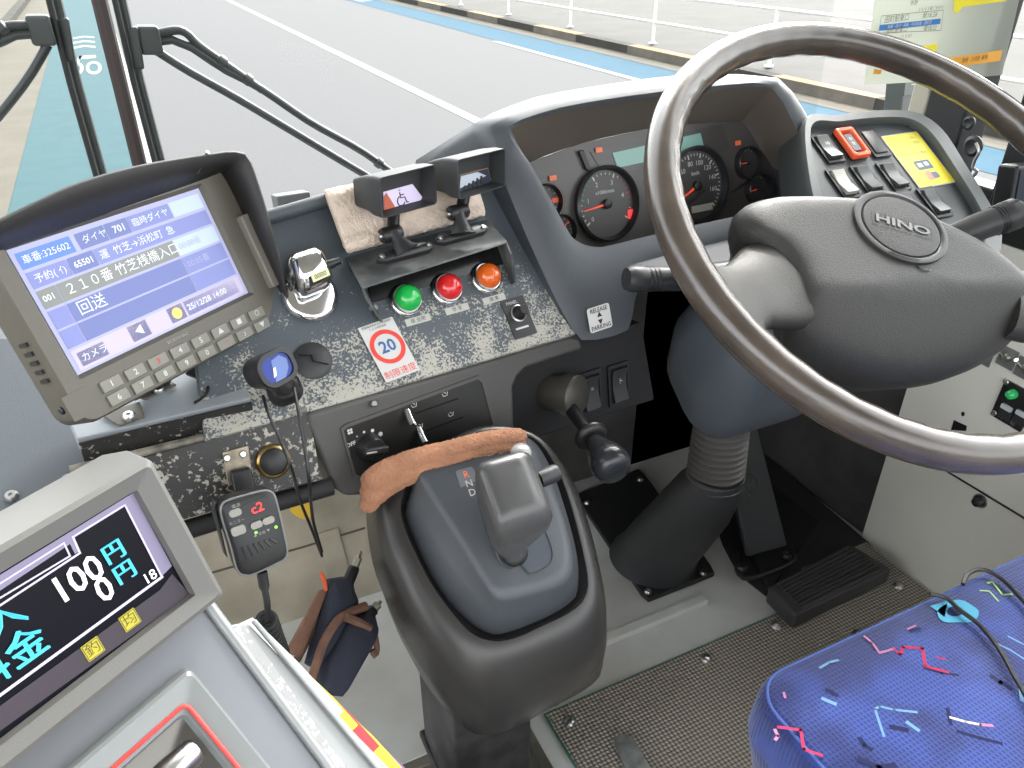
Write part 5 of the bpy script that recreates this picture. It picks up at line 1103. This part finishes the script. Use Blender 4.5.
o=MB().tube(resample([atz(*zs(*q),ZS+.006) for q in wire],50,closed=False),.0021,8).build('cable',M_black,label='thin black cable lying across the blue seat, inner of the two loops',cat='cable',group='cables lying on the seat')
wire=[(752,150),(765,118),(800,100),(840,106),(890,138),(930,178),(975,230),(1010,290)]
o=MB().tube(resample([atz(*zs(*q),ZS+.006) for q in wire],50,closed=False),.0021,8).build('cable',M_black,label='thin black cable looping over the far edge of the blue seat',cat='cable',group='cables lying on the seat')
# ================================================================== RIGHT SWITCH CONSOLE
RP=Pl(at(886,136,1.0),91,32)
M_rp=mat('console_olive_grey',(78,83,83),.5,bump=.12,bscale=900); M_rpf=mat('console_face',(66,71,73),.42,bump=.1,bscale=900)
rc=thing('switch_console','slanted grey switch console with raised rim, right of the instrument hood','switch console',RP.P(900,200,-.03))
oo=[(806,122),(838,115),(883,110),(918,113),(943,130),(966,165),(990,204),(1002,232),(990,268),(930,275),(850,268),(818,215)]
ii=[(811,128),(842,121),(884,117),(912,119),(932,133),(956,168),(979,205),(986,226),(978,252),(926,262),(858,256),(826,208)]
Lo_=resample(pxs(RP,oo,.008),90); Li_=resample(pxs(RP,ii,.008),90); Lf=[p-RP.n*.012 for p in Li_]
b=MB(); b.loft([[p-RP.n*.05+V(.012,.03,0) for p in scaled(Lo_,.96)],[p-RP.n*.010 for p in scaled(Lo_,1.015)],scaled(Lo_,1.012,-RP.n*.003),Lo_,Li_,scaled(Li_,.99,-RP.n*.003),Lf],cap0=True).build('shell',M_rp,rc,smooth=50,fixn=False)
b=MB(); b.mat(0).loft([Lf,scaled(Lf,.5)],cap1=True).build('face',M_rpf,rc,smooth=0,fixn=False)
HF=-.0035
screw(rc,RP.P(908,125,HF),RP.n,.004,.002,M_dark)
# cream block carrying the switches
SW=Pl(RP.P(850,146,HF),u=RP.u,v=RP.v)
sw_grp='rocker switches on the right console'
lst=[((827,149),'10','black rocker switch marked with white figures, leftmost in the top row beside the orange guard'),((873,144),None,'blank black rocker switch between the orange guard and the yellow notice'),
((843,184),None,'white capped rocker switch, leftmost in the middle row'),((867,180),None,'black rocker switch directly under the orange guarded one'),((893,177),None,'black rocker switch nearest the lower edge of the yellow notice'),
((909,207),None,'black rocker switch in the lowest row, left one by the wheel pad'),((934,203),None,'black rocker switch in the lowest row, below the yellow notice')]
M_pale=mat('switch_ivory',(178,178,168),.4)
for i,(q,mk,lab) in enumerate(lst):
    a,c=SW.uv(*q,0)
    if i==1:
        t=thing('rocker_switch',lab,'switch',SW.L(a,c),sw_grp); k=Pl(SW.L(a,c),u=SW.u,v=SW.v)
        b=MB(); b.rr(k,-.0145,-.024,.0145,.024,0,.003,.002); b.build('surround',M_black,t,smooth=40); b=MB(); b.rr(k,-.0105,-.0185,.0105,.0185,.003,.0048,.002,taper=.0008); b.build('rocker_cap',M_dark,t,smooth=40)
    else: rocker(SW,a,c,.0145,.024,'rocker_switch',lab,sw_grp,top=M_pale if i==2 else mat('rocker_grey',(72,74,74),.35),mark=mk)
a,c=SW.uv(849.5,146,0); t=thing('guarded_switch','dark switch inside a raised orange guard frame on the right console','switch',SW.L(a,c)); k=Pl(SW.L(a,c),u=SW.u,v=SW.v)
b=MB(); b.rr(k,-.0145,-.024,.0145,.024,0,.003,.002); b.build('surround',M_black,t,smooth=40)
def rl(w_,h_,r,h): return [k.L(x,y,h) for x,y in rrect(-w_,-h_,w_,h_,r,5)]
b=MB(); b.loft([rl(.0150,.0245,.004,.003),rl(.0150,.0245,.004,.0075),rl(.0140,.0235,.004,.009),rl(.0100,.0190,.003,.009),rl(.0090,.018,.003,.0075),rl(.0085,.0175,.003,.003)]); b.build('orange_guard',M_orange,t,smooth=50)
b=MB(); b.rr(k,-.006,-.014,.006,.014,.003,.007,.002); b.build('switch_cap',mat('cap_slate',(86,90,98),.35),t,smooth=40); b=MB(); b.text('非',k,0,.005,.0073,.006).text('常',k,0,-.003,.0073,.006); b.build('lettering',M_white,t,smooth=0,fixn=False)
# yellow notice
yq=[RP.P(*q,HF+.0006) for q in ((887,137),(921,132),(951,183),(914,187))]
yk=Pl(sum(yq,Vector())/4,u=yq[1]-yq[0],v=RP.v); yw=((yq[1]-yq[0]).length+(yq[2]-yq[3]).length)/2; yh=((yq[0]-yq[3]).length+(yq[1]-yq[2]).length)/2
b=MB(); b.mat(1).rr(yk,-yw/2-.0015,-yh/2-.0015,yw/2+.0015,yh/2+.0015,-.0003,.0002,.002).mat(0).rr(yk,-yw/2,-yh/2,yw/2,yh/2,.0,.0006,.0005)
b.mat(2); 
for i,s_ in enumerate(('ドアを開ける前に','後方の安全を確認','してください','発車時は左右確認')): b.text(s_,yk,-.002 if i%2 else .0,yh*.40-i*.0085,.0009,.0062)
b.mat(3).rr(yk,-.013,-.018,.014,-.003,.0007,.0009,.002); b.mat(1).rr(yk,-.010,-.014,-.001,-.007,.001,.0011,.001).rr(yk,.002,-.013,.010,-.006,.001,.0011,.002)
b.mat(4).rr(yk,-.008,-.036,.004,-.021,.0007,.0009,.004).mat(3).rr(yk,.002,-.034,.013,-.024,.0007,.001,.003)
b.build('safety_notice',[mat('notice_yellow',(240,225,60),.4),M_white,mat('notice_ink',(150,150,80),.5),mat('notice_slate',(90,110,125),.5),mat('notice_skin',(205,150,120),.5)],label='bright yellow notice with two small pictures stuck on the right console',cat='notice',smooth=0,fixn=False)
# ================================================================== WALL SWITCHES
WR=Pl(V(XW-.0005,.5,.4),az=180,beta=90)
wp=[WR.P(*q) for q in ((1007,379),(992,414),(1022,430),(1038,396))]
wk=Pl(wp[0],u=wp[3]-wp[0],v=wp[0]-wp[1]); ww,wh=(wp[3]-wp[0]).length,(wp[0]-wp[1]).length
dp=thing('door_switch_panel','small black plate with a green lamp and rockers on the white side wall','switch panel',wp[1])
b=MB(); b.rr(wk,0,-wh,ww,0,0,.004,.001); b.build('plate',M_black,dp,smooth=40)
MB().lathe(WR.P(1013,394,.004),WR.n,[(.0075,0),(.0072,.003),(.0060,.009),(.003,.011),(.0005,.0115)],24).build('green_lamp',lampmat('lens_green2',(30,150,80),.3),dp,smooth=60)
for q in ((1006,411),(1021,417)):
    a,c=wk.uv(*q,.004); b=MB(); b.rr(wk,a-.009,c-.012,a+.009,c+.012,.004,.006,.002); sc=b.build('switch',M_dark,dp,smooth=40); b=MB(); b.rr(wk,a-.008,c+.004,a+.008,c+.011,.006,.0095,.001); b.build('lit_cap',mat('cap_white',(190,195,200),.3),sc,smooth=40)
for q in ((1006,382),(994,413)): screw(dp,WR.P(*q,.004),WR.n,.0042,.002)
b=MB(); a,c=wk.uv(1003,419,.0042); b.text('入',wk,.014,-wh+.006,.0043,.007).text('切',wk,ww-.014,-wh+.006,.0043,.007); b.build('marking',M_grey_print,dp,smooth=0,fixn=False)
for i,(q,lab) in enumerate((((985,354),'toggle switch on a grey plate, leftmost under the wheel pad'),((1008,357),'chromed toggle switch on a grey plate between its two neighbours'),((1026,368),'toggle switch on a grey plate at the right edge'))):
    t=thing('toggle_switch',lab,'switch',WR.P(*q),'toggle switches on the white side wall'); k=Pl(WR.P(*q),u=wk.u,v=wk.v)
    b=MB(); b.rr(k,-.013,-.016,.013,.014,0,.002,.001); b.build('plate',mat('plate_grey',(130,132,130),.4,metal=.4),t,smooth=40)
    MB().lathe(k.L(0,0,.002),k.n,[(.0065,0),(.0065,.003),(.005,.005),(.0045,.007)],18).build('collar',M_steel,t,smooth=50)
    MB().tube([k.L(0,0,.006),k.L(-.004,.010,.016),k.L(-.006,.015,.021)],[.0018,.0022,.003],10).build('bat_lever',M_chrome,t,smooth=50)
t=thing('cover_knob','black round turn knob of the service cover on the white wall','knob',WR.P(980,501)); MB().lathe(WR.P(980,501),WR.n,[(.009,0),(.0095,.002),(.007,.004),(.0065,.011),(.005,.0125)],24).build('knob',M_black,t,smooth=50); MB().lathe(WR.P(980,501),WR.n,[(.012,0),(.0115,.0012)],24).build('washer',M_steel,t,smooth=50)
b=MB(); b.prism([WR.P(*q,.0003) for q in ((954,420),(967,426),(966,431),(951,430))],WR.n*.0004); b.prism([WR.P(963+1.8*math.cos(R(a)),414+2.4*math.sin(R(a)),.0003) for a in range(0,360,30)],WR.n*.0004); b.build('trim_5',mat('hole_black',(10,10,10),.95),kind='structure',smooth=0)
# ================================================================== NOTICE SHEET, CARD UNIT, PILLAR LATCH, MIRROR
PT=Pl(aty(864,85,.722),88,90)
ptx=[PT.P(*q) for q in ((877,-22),(864,85),(1002,75),(1026,-30))]
M_sheet=bpy.data.materials.new('sheet_paper'); M_sheet.use_nodes=True; nt=M_sheet.node_tree; B_n=nt.nodes['Principled BSDF']; B_n.inputs['Base Color'].default_value=rgb((158,162,150)); B_n.inputs['Roughness'].default_value=.5
tr=nt.nodes.new('ShaderNodeBsdfTranslucent'); tr.inputs[0].default_value=rgb((150,155,142)); ms=nt.nodes.new('ShaderNodeMixShader'); ms.inputs[0].default_value=.35
nt.links.new(B_n.outputs[0],ms.inputs[1]); nt.links.new(tr.outputs[0],ms.inputs[2]); nt.links.new(ms.outputs[0],nt.nodes['Material Output'].inputs[0])
ns=thing('timetable_sheet','pale hanging timetable sheet with blue, yellow and orange bars above the switch console','notice sheet',PT.P(930,80))
gw=24; loops=[]
for j in range(9):
    row=[]
    for i in range(gw+1):
        s=i/gw; t_=j/8; p=(ptx[0]*(1-s)+ptx[3]*s)*(1-t_)+(ptx[1]*(1-s)+ptx[2]*s)*t_; row.append(p+V(0,-.006*math.sin(s*math.pi),0))
    loops.append(row)
o=MB().loft(loops,closed=False).build('sheet',M_sheet,ns,smooth=60,fixn=False)
pk=Pl(PT.P(900,20,.009),u=PT.P(940,18.5,.009)-PT.P(880,25.5,.009),v=PT.v)
def PQ(b,mi,x0,y0,x1,y1,h=.009):
    p0,p1=PT.P(x0,y0,h),PT.P(x1,y1,h); b.mat(mi).face([pk.o+pk.u*((p0-pk.o).dot(pk.u))+pk.v*((p1-pk.o).dot(pk.v))+pk.n*0,pk.o+pk.u*((p1-pk.o).dot(pk.u))+pk.v*((p1-pk.o).dot(pk.v)),pk.o+pk.u*((p1-pk.o).dot(pk.u))+pk.v*((p0-pk.o).dot(pk.v)),pk.o+pk.u*((p0-pk.o).dot(pk.u))+pk.v*((p0-pk.o).dot(pk.v))])
def frq(b,mi,q,wd,h=.0094):
    ps=[PT.P(*a,h) for a in q]
    for i in range(len(ps)):
        p,qq=ps[i],ps[(i+1)%len(ps)]; d_=(qq-p).normalized(); s_=d_.cross(PT.n)*wd/2; b.face([p-s_,p+s_,qq+s_,qq-s_])
b=MB(); 
b.mat(0).face([PT.P(*q,.0093) for q in ((880,25),(941,18.5),(940,24),(879,31))])
b.mat(1).face([PT.P(*q,.0093) for q in ((924,46),(938,43.5),(936,51),(921,53))]); b.mat(2).face([PT.P(*q,.0093) for q in ((945,58.5),(1003,50),(1000,61),(942,68.5))])
b.mat(2).face([PT.P(*q,.0093) for q in ((874,69),(882,70),(881,74),(873,74))])
b.mat(1).face([PT.P(*q,.0093) for q in ((954,-6),(1008,-14),(1006,1),(962,7),(958,13),(954,12))])
b.mat(3); frq(b,3,[(881.5,16),(943.5,10),(941,30.5),(878.5,33)],.0006)
def ptxt(s_,x,y,sz,mi=3):
    p=PT.P(x,y,.0096); b.mat(mi).text(s_,Pl(p,u=pk.u,v=pk.v),0,0,0,sz)
ptxt('田町駅東口',897,19,.0085); ptxt('発16:26',930,15,.0085); ptxt('新橋・品川・高輪・中央車庫・田町行',910,24.8,.0046,4); ptxt('田町駅東口',897,30.5,.0075); ptxt('発18:22',930,28.5,.0075); ptxt('休憩',914,3,.0065); ptxt('１６:０３着７分から',931,8.5,.0050); ptxt('（２０分）',906,36.5,.0055); ptxt('発時  ３分前  乗車',975,59,.0065)
ptxt('各停留所の時刻',980,-3,.0055)
b.build('printing',[mat('print_blue',(40,115,180),.5),mat('print_yellow',(235,220,40),.5),mat('print_orange',(235,165,45),.5),mat('print_ink',(70,70,66),.6),M_white],ns,smooth=0,fixn=False)
cu=Pl(aty(912,108,.94),88,80); t=thing('card_unit','dark grey boxed unit standing behind the switch console','unit',cu.P(912,135))
c_=cu.P(915,108); b=MB(); b.box(c_,cu.u,cu.v,cu.n,.115,.105,.035); b.build('housing',mat('unit_grey',(74,80,80),.45),t,bevel=.003)
b=MB(); b.box(c_+cu.v*.035+cu.n*.018,cu.u,cu.v,cu.n,.112,.022,.002); b.build('upper_band',mat('unit_band',(88,92,90),.4),t,bevel=.0006)
b=MB(); b.box(c_+cu.v*.040-cu.u*.035+cu.n*.0193,cu.u,cu.v,cu.n,.012,.0012,.0006); b.build('marking',M_white,t,smooth=0)
lt=thing('window_latch','steel hook latch with round pivots on the black side window post','latch',V(1.058,.765,.70))
for q,r in (((970,123),.009),((974,146),.014)):
    p=atx(*q,1.0585); MB().lathe(p,(-1,0,0),[(r,0),(r*1.05,.003),(r*.7,.006),(r*.5,.004)],24).build('pivot',M_dark,lt,smooth=50)
ps=[atx(*q,1.052) for q in ((976,143),(979,152),(975,160),(973,168),(977,171),(972,178))]; MB().tube(resample(ps,20,closed=False),.0022,8).build('hook',M_steel,lt)
mr_=Pl(at(1024,190,.98),100,80); t=thing('side_screen','small dark screened unit at the far right beside the side window','unit',mr_.P(1024,215))
b=MB(); b.box(mr_.L(.02,0,-.015),mr_.u,mr_.v,mr_.n,.075,.062,.03); b.build('housing',M_black,t,bevel=.004); b=MB(); b.box(mr_.L(.02,0,.001),mr_.u,mr_.v,mr_.n,.064,.05,.001); b.build('screen',mat('glass_dark',(50,58,66),.08),t,smooth=0)
# ================================================================== WIPERS (outside the windscreen)
M_wip=mat('wiper_black',(60,63,63),.4); YW=1.17
def wy(x,y,Y=YW): return aty(x,y,Y)
def wiper(label,blade,arms,hinge,linkage):
    t=thing('windscreen_wiper',label,'wiper',wy(*blade[-1]),'wipers outside the windscreen')
    bl=[wy(*q) for q in blade]; MB().tube(bl,.0055,8).build('blade',M_wip,t)
    MB().tube([p+V(-.0085,-.008,0) for p in bl],.0034,8).build('blade_strip',M_rubber,t)
    for a in arms: MB().tube(resample([wy(*q) for q in a],24,closed=False),.0056,10).build('arm',M_wip,t,smooth=60)
    h=wy(*hinge); MB().box(h,RR,ZZ,V(0,1,0),.030,.034,.024).build('hinge_block',M_wip,t,bevel=.004)
    MB().box(wy(*linkage),(bl[1]-bl[0]),RR,V(0,1,0),.050,.016,.014).build('blade_clip',M_wip,t,bevel=.003)
    for a in arms[:2]:
        for f in (.62,.86):
            pp=resample([wy(*q) for q in a],50,closed=False); p=pp[int(49*f)]; MB().lathe(p,(pp[int(49*f)]-pp[int(49*f)-2]),[(.0055,-.006),(.008,-.004),(.008,.004),(.0055,.006)],12).build('hose_clip',M_wip,t)
    return t
wiper('wiper with two bent arms standing right of the windscreen pillar',[(112,-60),(122,0),(140,80),(163,168),(172,215),(182,265)],[[(152,42),(175,40),(196,50),(222,68),(260,88),(310,122),(360,150),(394,174),(440,206),(480,235)],[(152,35),(178,30),(190,36),(200,46),(240,74),(262,90)],[(155,50),(190,72),(240,100),(310,142),(345,163),(380,184),(440,222),(470,242)]],(149,40),(135,48))
wiper('wiper left of the windscreen pillar with arms running off to the left',[(47,-60),(57,0),(78,85),(104,178),(114,220),(124,262)],[[(38,34),(15,35),(0,42),(-60,70),(-190,150)],[(38,26),(10,26),(-2,33),(-8,45)],[(48,44),(30,75),(5,108),(-60,185),(-180,330)]],(41,30),(66,40))
# ================================================================== CAMERA
cd=bpy.data.cameras.new('camera'); cd.sensor_width=36; cd.lens=FPX/1024*36; cd.clip_start=.02; cd.clip_end=300
co=bpy.data.objects.new('camera',cd); COL.objects.link(co); co.location=CAM
co.rotation_euler=(R(90)-PIT,0,-YAW); scene.camera=co
scene.view_settings.view_transform='Standard'; scene.view_settings.look='None'; scene.view_settings.gamma=1
scene.view_settings.use_curve_mapping=False; scene.view_settings.exposure=.35
